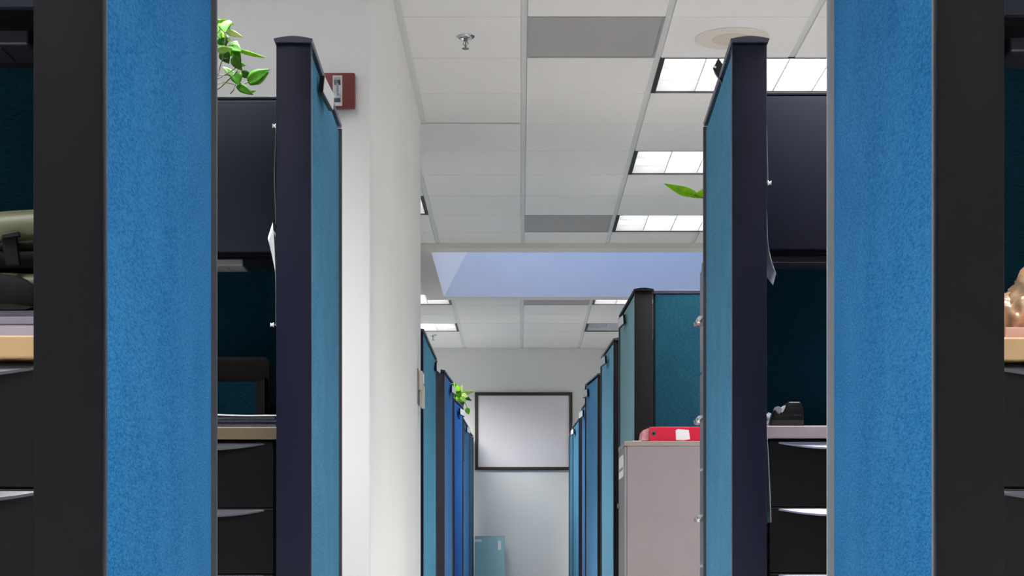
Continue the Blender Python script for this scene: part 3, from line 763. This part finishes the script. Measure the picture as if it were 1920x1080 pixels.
# switch / reader on the far end of the white wall's aisle side
t = thing('wall_switch', 'beige wall switch box at the far edge of the white wall', 'wall switch', (WX, 9.06, 1.2))
za, zb_ = CAMZ + (HY - 735) * 9.0 / F, CAMZ + (HY - 695) * 9.0 / F
MB().box(WX + .0005, WX + .005, 8.98, 9.14, za - .06, zb_ + .01, bev=.001).build('back_plate', M_TRIML, t)
MB().box(WX + .0055, WX + .026, 9.00, 9.12, za + .012, zb_, bev=.003).build('switch_box', M_BEIGEP, t)
MB().box(WX + .016, WX + .032, 9.03, 9.12, za - .075, zb_ - .07, bev=.003).build('hanging_cover', M_BEIGEP, t)
MB().box(WX + .0262, WX + .030, 9.04, 9.10, za + .05, zb_ - .01, bev=.001).build('toggle', M_WHITE, t)

# whiteboard on the end wall
ye = RY1
w0 = P(890.5, 881.5, ye - .02); w1 = P(1073, 735.5, ye - .02)
t = thing('whiteboard', 'blank whiteboard in a dark frame on the end wall', 'whiteboard', ((w0.x + w1.x) / 2, ye - .015, w0.z))
fw = .034
for q in ((w0.x, w1.x, w0.z, w0.z + fw), (w0.x, w1.x, w1.z - fw, w1.z), (w0.x, w0.x + fw, w0.z + fw, w1.z - fw), (w1.x - fw, w1.x, w0.z + fw, w1.z - fw)):
    MB().box(q[0], q[1], ye - .030, ye - .001, q[2], q[3], bev=.003).build('frame_rail', M_BFRM, t)
MB().box(w0.x + fw, w1.x - fw, ye - .014, ye - .001, w0.z + fw, w1.z - fw).build('writing_surface', M_BOARD, t)

# spare teal panel leaning on the end wall
zt_ = CAMZ + (HY - 1006) * 18.85 / F
xr = (946 - HX) * 18.85 / F
t = thing('spare_panel', 'small pale teal panel with two white stickers leaning on the end wall', 'panel', (xr - .16, 18.9, 0))
def lean(x, z, o): return (x, 18.70 + .27 * z / zt_ - o, z)
def lean_box(name, x0, x1, z0, z1, o0, o1, m, bev=0):
    b = MB(); b._hexa([lean(x0, z0, o1), lean(x1, z0, o1), lean(x1, z0, o0), lean(x0, z0, o0), lean(x0, z1, o1), lean(x1, z1, o1), lean(x1, z1, o0), lean(x0, z1, o0)], bev)
    return b.build(name, m, t)
lean_box('board', xr - .318, xr, 0.003, zt_, 0, .03, mat('pale_teal_laminate', (150, 190, 200), rough=.55, var=.03), .004)
lean_box('edge_strip', xr - .318, xr, zt_ + .0005, zt_ + .006, 0, .03, M_TRIML)
lean_box('sticker', xr - .317, xr - .245, zt_ - .055, zt_ - .028, .0305, .0315, M_WHITE)
lean_box('sticker', xr - .070, xr - .038, zt_ - .14, zt_ - .045, .0305, .0315, M_WHITE)

# ================================================================== PLANTS
def leaf_mesh(Ln, Wd, fold=.18, droop=.15, n=9):
    """cordate pothos leaf from base (0,0,0) to tip (Ln,0,0), normal +Z"""
    bm = bmesh.new()
    prof = [(0.0, .12), (.06, .62), (.16, .92), (.28, 1.0), (.42, .95), (.56, .80), (.70, .58), (.83, .34), (.93, .14), (1.0, 0.0)]
    rows = []
    for (q, w) in prof:
        x = Ln * q; z0 = -droop * Ln * q * q
        hw = Wd / 2 * w
        back = -.07 * Ln if q < .08 else 0
        rows.append([bm.verts.new((x + back * abs(k) / 2, hw * k / 2, z0 + fold * hw * abs(k) / 2 - .10 * hw * (k / 2) ** 2)) for k in (-2, -1, 0, 1, 2)])
    fs = []
    for i in range(len(rows) - 1):
        for k in range(4):
            try: fs.append(bm.faces.new([rows[i][k], rows[i][k + 1], rows[i + 1][k + 1], rows[i + 1][k]]))
            except ValueError: pass
    bmesh.ops.remove_doubles(bm, verts=bm.verts, dist=1e-5)
    bmesh.ops.recalc_face_normals(bm, faces=bm.faces)
    bmesh.ops.solidify(bm, geom=list(bm.faces), thickness=Ln * .008)
    for f in bm.faces: f.smooth = True
    me = bpy.data.meshes.new('leaf'); bm.to_mesh(me); bm.free()
    return me

def put_leaf(parent, base, tip, wid, m, face=0.0, fold=.18, droop=.12):
    """base, tip: world points; face: 0 shows the blade to the aisle, +-90 degrees shows its edge"""
    base, tip = Vector(base), Vector(tip); d = tip - base; Ln = d.length; d.normalize()
    me = leaf_mesh(Ln, wid, fold, droop); me.materials.append(m)
    o = bpy.data.objects.new('leaf', me); C.objects.link(o); o.parent = parent
    view = Vector((0, -1, 0)); view = (view - d * view.dot(d))
    view = view.normalized() if view.length > 1e-3 else Vector((0, 0, 1))
    side = d.cross(view).normalized()
    a = math.radians(face)
    nrm = (view * math.cos(a) + side * math.sin(a)).normalized()
    yv = nrm.cross(d).normalized()
    R = Matrix((d, yv, nrm)).transposed().to_4x4()
    o.matrix_local = Matrix.Translation(base - parent.location) @ R
    return o

def pot(t, cx, cy, z, r, h):
    MB().lathe([(r * .72, z), (r * .78, z + h * .1), (r * .95, z + h * .86), (r * 1.05, z + h * .87), (r * 1.05, z + h), (r * .93, z + h), (r * .9, z + h * .88)], cx, cy, 28).build('pot', M_POT, t, smooth='auto')
    MB().lathe([(r * .88, z + h * .80), (r * .88, z + h * .86), (r * .3, z + h * .89)], cx, cy, 20).build('soil', M_SOIL, t)

# trailing plant on the bin before the white wall
YP = 5.30
pc = Vector((-1.02, 5.33, PZ))
t = thing('trailing_plant', 'bright green trailing plant on top of the grey overhead bin', 'plant', pc + Vector((0, 0, .0006)))
pot(t, pc.x, pc.y, pc.z + .0006, .075, .12)
def C4(cx, cy, dy=0.0): return P(400 + cx / 6.354, 20 + cy / 6.354, YP + dy)
LV = [  # base, tip (crop px), width px, material, face, dy base, dy tip
    ((140, 128), (135, 252), 150, M_LEAFG, 15, 0, -.02), ((72, 140), (205, 130), 60, M_LEAFY, 45, .0, .01),
    ((175, 245), (352, 322), 60, M_LEAFW, 40, 0, -.02), ((195, 138), (248, 172), 34, M_LEAFW, 30, 0, 0),
    ((135, 300), (120, 440), 110, M_LEAFD, 20, .01, 0), ((60, 270), (130, 310), 70, M_LEAFY, 10, .02, 0),
    ((290, 378), (165, 415), 55, M_LEAFG, 40, 0, 0), ((215, 420), (330, 470), 110, M_LEAFG, -20, 0, -.02),
    ((240, 400), (320, 600), 95, M_LEAFG, 35, .01, 0), ((300, 472), (622, 578), 44, M_LEAFY, 62, 0, -.03),
    ((60, 470), (215, 455), 80, M_LEAFP, 30, 0, -.02), ((110, 490), (182, 632), 120, M_LEAFD, 20, 0, 0),
    ((235, 560), (340, 715), 105, M_LEAFG, 15, 0, 0), ((260, 790), (108, 648), 80, M_LEAFG, 30, 0, .01),
    ((265, 745), (300, 885), 125, M_LEAFG, 10, 0, -.01), ((340, 735), (470, 800), 80, M_LEAFD, 10, .02, .02),
    ((425, 840), (655, 690), 150, M_LEAFG, -15, 0, -.03), ((460, 840), (660, 740), 120, M_LEAFP, 30, .015, 0),
    ((290, 890), (465, 1000), 85, M_LEAFG, 20, 0, -.02), ((400, 985), (512, 955), 36, M_LEAFP, 40, 0, 0),
    ((315, 640), (392, 655), 40, M_LEAFP, 20, .03, .03), ((175, 340), (212, 352), 40, M_LEAFW, 20, 0, 0),
    ((150, 180), (205, 300), 70, M_LEAFG, 10, .02, .01), ((70, 330), (160, 420), 100, M_LEAFG, 0, .02, .02), ((200, 470), (265, 560), 80, M_LEAFY, 20, .02, .02), ((40, 120), (120, 190), 70, M_LEAFG, 0, .02, .02),
    ((20, 200), (90, 330), 90, M_LEAFG, 10, .02, 0), ((-60, 300), (40, 420), 120, M_LEAFG, 10, .02, 0), ((-40, 560), (30, 700), 110, M_LEAFD, 20, 0, 0)]
for (bs, tp, w, m, fc, d0, d1) in LV:
    put_leaf(t, C4(*bs, d0), C4(*tp, d1), 1.2 * w / 6.354 * YP / F, m, fc * .6)
root = pc + Vector((0, 0, .108))
def stem(pts, r=.0016): MB().tube(pts, r, 7).build('stem', M_STEM, t, smooth=True)
stem([root, C4(-60, 860), C4(75, 800), C4(260, 690)]); stem([root, C4(-40, 990), C4(75, 920), C4(240, 770), C4(268, 735)], .002)
stem([root, C4(60, 760), C4(75, 690), C4(110, 570), C4(138, 400), C4(138, 250)])
stem([C4(200, 992), C4(240, 950), C4(265, 880)]); stem([C4(300, 882), C4(360, 872), C4(430, 840)])
stem([C4(262, 690), C4(235, 560), C4(240, 480), C4(300, 472)]); stem([root, C4(-30, 800), C4(90, 770), C4(200, 768)], .0012)
stem([root, C4(40, 880), C4(130, 850), C4(250, 880)], .0012); stem([root, C4(20, 500), C4(60, 470)]); stem([C4(110, 570), C4(180, 570), C4(215, 520), C4(220, 430)])
stem([C4(320, 590), C4(310, 680), C4(270, 735)], .0014); stem([root, C4(0, 330), C4(60, 250), C4(140, 140)])

# plant on the tall file cabinet: one leaf reaches past the panel
pc = Vector((.86, 5.92, fz_ + .0006))
t = thing('potted_vine', 'plant behind the right panel with one lime leaf reaching out', 'plant', pc)
pot(t, pc.x, pc.y, pc.z, .07, .12)
YL = 5.88
put_leaf(t, P(1302, 364, YL), P(1245, 347.5, YL - .03), .034, M_LEAFY, -38, fold=.3)
put_leaf(t, P(1338, 357, YL), P(1296, 371, YL), .034, M_LEAFY, -20, fold=.25)
put_leaf(t, P(1380, 380, YL), P(1352, 350, YL), .045, M_LEAFG, 20)
put_leaf(t, P(1420, 400, YL), P(1400, 340, YL + .05), .06, M_LEAFG, 10)
root = pc + Vector((0, 0, .108))
stem([root, P(1430, 390, YL + .03), P(1360, 355, YL), P(1320, 372, YL), P(1302, 366, YL)], .0018)
stem([root, P(1440, 440, YL), P(1420, 400, YL)], .0018); stem([root, P(1420, 420, YL), P(1380, 380, YL)], .0018)

# far plant
pc = Vector((-.578, 16.42, 1.6706))
t = thing('potted_plant', 'small leafy plant in a dark pot above the far left panels', 'plant', pc)
pot(t, pc.x, pc.y, pc.z, .062, .17)
def C3(cx, cy, dy=0.0): return P(780 + cx / 4.5, 600 + cy / 4.5, 16.40 + dy)
LV = [((345, 620), (300, 515), 60, M_LEAFY, 10), ((360, 640), (335, 525), 55, M_LEAFG, 20), ((370, 620), (398, 540), 42, M_LEAFW, 20), ((385, 620), (492, 608), 40, M_LEAFP, 25),
      ((350, 650), (315, 600), 50, M_LEAFG, -10), ((370, 650), (330, 680), 46, M_LEAFY, 15), ((380, 650), (425, 690), 44, M_LEAFP, 10), ((400, 640), (470, 685), 40, M_LEAFD, 20),
      ((355, 600), (345, 545), 50, M_LEAFY, 5), ((375, 660), (365, 600), 55, M_LEAFY, 10), ((390, 630), (440, 650), 40, M_LEAFW, 0), ((360, 660), (385, 700), 40, M_LEAFG, 0),
      ((430, 745), (445, 798), 46, M_LEAFG, 10), ((340, 610), (306, 560), 44, M_LEAFY, 0)]
for (bs, tp, w, m, fc) in LV:
    dd = random.uniform(-.06, .05)
    put_leaf(t, C3(*bs, dd), C3(*tp, dd), w / 4.5 * 16.4 / F, m, fc)
root = pc + Vector((0, 0, .15))
for (q, w) in (((345, 620), 0), ((375, 650), 0), ((400, 640), 0), ((360, 600), 0)): stem([root, C3(372, 690), C3(*q)], .004)
stem([root, C3(400, 690), C3(415, 700), C3(425, 725), C3(430, 745)], .003)

# ================================================================== PINNED SHEETS AND PUSH PINS
def sheet(label, s, xin, y0, y1, z0, z1, off, m, name='pinned_sheet'):
    """a sheet pinned inside a cubicle; off(u, v) is its distance from the panel face"""
    b = MB(); b.grid(lambda u, v: (s * (xin + .002 + off(u, v)), y0 + (y1 - y0) * u, z0 + (z1 - z0) * v), 10, 18, .0006)
    return tag(b.build(name, m, smooth=True), label, 'paper')
def zpx(py, Y): return CAMZ + (HY - py) * Y / F
sm = lambda a, b_, x: max(0, min(1, (x - a) / (b_ - a))) ** 2
sheet('white sheet curling away from the left navy post, above the task lamp', -1, .634, 4.66, 4.88, zpx(616, 4.72), zpx(436, 4.8), lambda u, v: .004 + (.012 + .020 * v) * u + .020 * sm(.2, 1, v) * (.4 + .6 * u), M_LILAC)
sheet('narrow grey-green sheet hugging the left navy post', -1, .634, 4.64, 4.68, zpx(605, 4.64), zpx(432, 4.64), lambda u, v: .002 + .006 * sm(.3, 1, v), M_GREYP)
sheet('thin upper sheet edge beside the left navy post', -1, .634, 4.64, 4.72, zpx(420, 4.64), zpx(240, 4.64), lambda u, v: .002 + .004 * math.sin(math.pi * v) ** 2, M_GREYP)
sheet('long white sheet curling out at its lower end, right of the right navy post', 1, .641, 4.66, 4.86, zpx(512, 4.66), zpx(350, 4.66), lambda u, v: .002 + .008 * (1 - v) + .034 * sm(0, .42, .42 - v) * (.55 + .6 * u), M_LILAC)
sheet('upper white sheet flat against the right navy post', 1, .641, 4.66, 4.86, zpx(338, 4.66), zpx(176, 4.66), lambda u, v: .002 + .010 * (1 - v) * (.6 + .4 * u), M_LILAC)
sheet('narrow sheet hanging beside the lower drawers, right of the right navy post', 1, .641, 4.66, 4.86, zpx(980, 4.70), zpx(800, 4.70), lambda u, v: .003 + .013 * (1 - v) ** .7, M_LILAC)
def pin(p, s, label):
    t = thing('push_pin', label, 'push pin', p)
    x, y, z = p
    MB().tube([(x - s * .004, y, z), (x - s * .0005, y, z), (x, y, z), (x + s * .002, y, z), (x + s * .004, y, z), (x + s * .0065, y, z), (x + s * .0085, y, z), (x + s * .009, y, z)], [.0006, .0006, .0060, .0060, .0034, .0034, .0056, .0056], 12).build('head', M_WHITE, t, smooth='auto')
    MB().tube([(x - s * .012, y, z), (x - s * .004, y, z)], .0005, 6).build('needle', M_STEEL, t)
pin(P(1439.5, 343, 4.66), 1, 'white push pin beside the right navy post')
pin(P(517.5, 236, 4.66), -1, 'white push pin beside the left navy post, high up')
pin(P(513.5, 609, 4.66), -1, 'white push pin at the foot of the curling sheet')

# ================================================================== DESK ITEMS
def wad(cx, cy, cz, rx, ry, rz, amp, freq, seed, sub=4, flat=True):
    b = MB(); r = bmesh.ops.create_icosphere(b.bm, subdivisions=sub, radius=1.0)
    for v in b.bm.verts:
        n = noise.fractal(Vector(v.co) * freq + Vector((seed, 0, 0)), 1.0, 2.0, 3)
        k = 1 + amp * n
        z = v.co.z * k * rz
        if flat and z < -rz * .55: z = -rz * .55
        v.co = Vector((cx + v.co.x * k * rx, cy + v.co.y * k * ry, cz + z + rz * .55))
    return b

# tape dispenser on the right worktop
ZT = .7306; YT = 5.0
def TP(cx, cy): 
    p = P(1420 + cx / 8.307, 730 + cy / 8.307, YT); return (p.x, p.z)
base_z = TP(0, 548)[1]; dz_ = ZT - base_z
def TQ(cx, cy): x, z = TP(cx, cy); return (x, z + dz_)
t = thing('tape_dispenser', 'black desk tape dispenser with a grey tape roll on the pinkish worktop', 'tape dispenser', (TQ(470, 548)[0], YT + .03, ZT))
prof = [(222, 548), (222, 470), (232, 380), (256, 312), (285, 262), (300, 285), (330, 320), (368, 338), (395, 318), (425, 262), (450, 205), (470, 165), (490, 148), (668, 148), (690, 180), (708, 250), (718, 340), (722, 430), (722, 548)]
MB().prism([TQ(*q) for q in prof], 'y', YT, YT + .062, bev=.003).build('body', M_BPLA, t, smooth='auto')
def TB(name, c0, c1, y0, y1, m, bev=0): 
    a, c = TQ(*c0), TQ(*c1); return MB().box(a[0], c[0], y0, y1, min(a[1], c[1]), max(a[1], c[1]), bev).build(name, m, t)
TB('base_weight', (224, 548), (720, 425), YT - .0012, YT - .0003, mat('brown_black_base', (24, 18, 20), rough=.7, var=.1))
xr_, zr_ = TQ(338, 262)
MB().tube([(xr_, YT + .018, zr_), (xr_, YT + .044, zr_)], TQ(338, 0)[0] - TQ(278, 0)[0], 24).build('tape_roll', mat('tape_grey', (150, 150, 158), rough=.3, var=.05), t, smooth='auto')
MB().prism([TQ(*q) for q in ((382, 300), (395, 240), (412, 200), (450, 190), (438, 235), (398, 305))], 'y', YT + .008, YT + .05).build('loose_tape', M_LILAC, t)
TB('cutter', (490, 180), (665, 140), YT + .002, YT + .060, M_STEEL, .002)
def lettering(txt, size, loc, rot, m, parent, name):
    cu = bpy.data.curves.new(name, 'FONT'); cu.body = txt; cu.size = size; cu.extrude = .0001; cu.align_x = 'CENTER'
    tmp = bpy.data.objects.new('tmp_text', cu); C.objects.link(tmp)
    bpy.context.view_layer.update()
    me = bpy.data.meshes.new_from_object(tmp.evaluated_get(bpy.context.evaluated_depsgraph_get()))
    bpy.data.objects.remove(tmp)
    o = bpy.data.objects.new(name, me); C.objects.link(o); o.parent = parent
    o.location = Vector(loc) - parent.location; o.rotation_euler = rot
    me.materials.clear(); me.materials.append(m)
    return o
lx, lz = TQ(625, 358)
lettering('Scotch', .0075, (lx, YT - .0004, lz), (math.pi / 2, 0, 0), mat('faded_print', (70, 72, 72), rough=.6, var=.1), t, 'lettering')
p = P(1437, 785, 5.06)
tag(wad(p.x + .006, 5.10, ZT, .030, .035, .030, .35, 1.8, 3.0).build('plastic_wrapper', M_CPLA, smooth=True), 'crumpled clear plastic wrapper left of the tape dispenser', 'wrapper')
tag(MB().box(P(1490, 0, 5.2).x, P(1620, 0, 5.2).x, 5.16, 5.40, ZT, ZT + .012 + .007, bev=.001).build('paper_pad', M_PINKL), 'low pinkish paper pad on the worktop right of the tape dispenser', 'paper pad')

# loose papers and dark magazines on the shade-toned tan worktop
ZM = .7276
for k in range(4):
    dx = random.uniform(-.012, .012)
    z0 = ZM + k * .0072
    b = MB(); b.box(-1.02 + dx, -.668 - abs(dx), 4.93 + random.uniform(0, .01), 5.20, z0, z0 + .0068, bev=.001)
    tag(b.build('magazine', M_GUM), ['lowest', 'second lowest', 'second highest', 'topmost'][k] + ' dark magazine in the pile on the shade-toned tan worktop', 'magazine', 'dark magazines on the brown worktop')
zp = ZM + 4 * .0072
b = MB(); b.grid(lambda u, v: (-1.05 + .385 * u, 4.925 + .27 * v, zp + .0035 + .010 * (1 - u) * (1 - .5 * v) + .002 * math.sin(7 * u)), 14, 8, .003)
tag(b.build('loose_paper', M_WHITE, smooth=True), 'white loose papers on top of the dark magazines', 'paper')
# rounded dark holder standing behind the papers
def rrect(x0, x1, z0, z1, r, n=6, top_only=True):
    pts = [(x0, z0), (x1, z0)]
    for k in range(n + 1): a = math.pi / 2 * k / n; pts.append((x1 - r + r * math.cos(a), z1 - r + r * math.sin(a)))
    for k in range(n + 1): a = math.pi / 2 + math.pi / 2 * k / n; pts.append((x0 + r + r * math.cos(a), z1 - r + r * math.sin(a)))
    return pts
hx0, hx1 = P(380, 0, 5.35).x, P(503, 0, 5.35).x; hz1 = zpx(667, 5.35)
t = thing('document_holder', 'dark brown round-cornered holder standing at the back of the shade-toned tan worktop', 'holder', ((hx0 + hx1) / 2, 5.37, ZM))
MB().prism(rrect(hx0, hx1, ZM, hz1, .02), 'y', 5.38, 5.40, bev=.002).build('back_plate', M_DBRN, t, smooth='auto')
MB().prism([(hx0 + .004, ZM), (hx0 + .03, ZM), (hx0 + .03, hz1 - .09), (hx0 + .004, hz1 - .07)], 'y', 5.30, 5.3795).build('side_wing', M_DBRN, t)
MB().prism([(hx1 - .028, ZM), (hx1 - .004, ZM), (hx1 - .004, hz1 - .07), (hx1 - .028, hz1 - .09)], 'y', 5.30, 5.3795).build('side_wing', M_DBRN, t)
MB().box(hx0 + .031, hx1 - .029, 5.345, 5.3795, ZM, zpx(716, 5.35), bev=.002).build('insert', M_FDARK, t)

# left foreground desk: paper stack with a tray, olive bag
ZL = .6856
t = thing('paper_stack', 'thick stack of lilac-white papers under the olive bag', 'papers', (-.93, 2.78, ZL))
z = ZL; k = 0
while z < ZL + .040:
    h = (.022, .012, .010)[min(k, 2)]; dx = random.uniform(-.006, .006)
    MB().box(-1.06 + dx, -.72 + dx, 2.66 + random.uniform(0, .008), 2.92, z, z + h - .0003, bev=.0012).build('sheaf', mat('dull_lilac_paper', (158, 155, 174), rough=.75, var=.05) if k == 0 else mat('grey_lilac_paper', (120, 118, 136), rough=.7, var=.05), t)
    z += h; k += 1
ztray = z
tag(MB().prism([(-1.08, ztray), (-.742, ztray), (-.728, ztray + .004), (-.760, ztray + .0085), (-1.08, ztray + .0085)], 'y', 2.66, 2.93).build('clipboard', M_BPLA), 'black clipboard between the olive bag and the paper stack', 'clipboard')
zb0 = ztray + .0088
t = thing('nylon_bag', 'olive and black nylon bag at the left edge of the picture', 'bag', (-.90, 2.80, zb0))
def bagpt(u, v, r, zc, zr, yr):    # superellipse section around the x axis
    a = 2 * math.pi * v
    return a
def lobe(name, m, x0, x1, yc_, zc, yr, zr, taper, n=18, k=28, e=.75):
    b = MB(); rings = []
    for i in range(n + 1):
        q = i / n; x = x0 + (x1 - x0) * q
        w = max(.02, (1 - abs(2 * q - 1) ** 3.2)) ** .5
        zc2 = zc + taper * (q - .5)
        ring = []
        for j in range(k):
            a = 2 * math.pi * j / k; ca, sa = math.cos(a), math.sin(a)
            yy = yc_ + yr * w * math.copysign(abs(ca) ** e, ca); zz = zc2 + zr * w * math.copysign(abs(sa) ** e, sa)
            ring.append(b.bm.verts.new((x, yy, max(zz, zb0))))
        rings.append(ring)
    for i in range(n):
        for j in range(k): b.bm.faces.new([rings[i][j], rings[i][(j + 1) % k], rings[i + 1][(j + 1) % k], rings[i + 1][j]])
    b.bm.faces.new(list(reversed(rings[0]))); b.bm.faces.new(rings[-1])
    bmesh.ops.recalc_face_normals(b.bm, faces=b.bm.faces)
    return b.build(name, m, t, smooth=True)
zz = lambda py: zpx(py, 2.72)
UP = (-1.02, -.645, 2.82, (zz(390) + zz(470)) / 2, .10, (zz(383) - zz(472)) / 2, .036)
lobe('upper_pouch', M_OLIVE, *UP)
lobe('lower_pouch', M_OLIVE, -1.02, -.66, 2.82, (zz(500) + zz(558)) / 2, .10, (zz(500) - zz(558)) / 2, .0)
MB().box(-1.05, -.70, 2.735, 2.90, zz(500), zz(466), bev=.006).build('middle_band', M_BLKN, t, smooth='auto')
def on_lobe(q, a, x0, x1, yc_, zc, yr, zr, taper, e=.75, out=0.0):
    w = max(.02, (1 - abs(2 * q - 1) ** 3.2)) ** .5
    return (x0 + (x1 - x0) * q, yc_ - (yr * w + out) * abs(math.cos(a)) ** e, zc + taper * (q - .5) + (zr * w + out) * math.sin(a) ** e)
b = MB(); b.tube([on_lobe(.04 + .92 * i / 28, math.radians(80), *UP, out=.0008) for i in range(29)], .0021, 8); b.build('piping', M_TRIMD, t, smooth=True)
b = MB(); b.tube([(-1.06 + .36 * q, 2.720, zz(462) - .010 + .020 * q ** 2) for q in [i / 24 for i in range(25)]], .0045, 8); b.build('piping', M_BLKN, t, smooth=True)
b = MB(); b._hexa([(P(12, 0, 2.71).x, 2.706, zz(500)), (P(38, 0, 2.71).x, 2.706, zz(500)), (P(38, 0, 2.71).x, 2.716, zz(500)), (P(12, 0, 2.71).x, 2.716, zz(500)),
              (P(4, 0, 2.71).x, 2.704, zz(446)), (P(30, 0, 2.71).x, 2.704, zz(440)), (P(30, 0, 2.71).x, 2.716, zz(440)), (P(4, 0, 2.71).x, 2.716, zz(446))], .001)
b.build('strap', M_BLKN, t)
b = MB(); b._hexa([(P(3, 0, 2.70).x, 2.698, zz(452)), (P(37, 0, 2.70).x, 2.698, zz(447)), (P(37, 0, 2.70).x, 2.708, zz(447)), (P(3, 0, 2.70).x, 2.708, zz(452)),
              (P(4, 0, 2.70).x, 2.698, zz(444)), (P(35, 0, 2.70).x, 2.698, zz(438)), (P(35, 0, 2.70).x, 2.708, zz(438)), (P(4, 0, 2.70).x, 2.708, zz(444))], .001)
b.build('buckle', M_BPLA, t)
lobe('side_pocket', M_BLKN, P(-150, 0, 2.70).x, P(72, 0, 2.70).x, 2.712, zz(560), .012, zz(513) - zz(560), -.004, e=.9)

# right foreground desk: flat folder and the plastic bag
ZR = .6876
xl = P(1879, 0, 2.66).x
tag(MB().box(.728, 1.05, 2.668, 2.90, ZR, ZR + .0165, bev=.001).build('folder_stack', M_PINKP), 'flat pinkish folder stack under the plastic bag', 'folders')
t = thing('plastic_bag', 'lumpy clear plastic bag with red print at the right edge of the picture', 'bag', (.80, 2.76, ZR + .017))
b = wad(.822, 2.77, ZR + .017, .062, .06, .074, .30, 1.4, 11.0); b.build('bag_body', M_BAGP, t, smooth=True)
b = wad(.765, 2.765, ZR + .017, .032, .045, .040, .34, 1.5, 4.0); b.build('bag_fold', M_BAGP, t, smooth=True)
b = wad(.806, 2.722, ZR + .034, .026, .020, .036, .26, 1.6, 5.0, flat=False); b.build('printed_patch', M_BAGR, t, smooth=True)
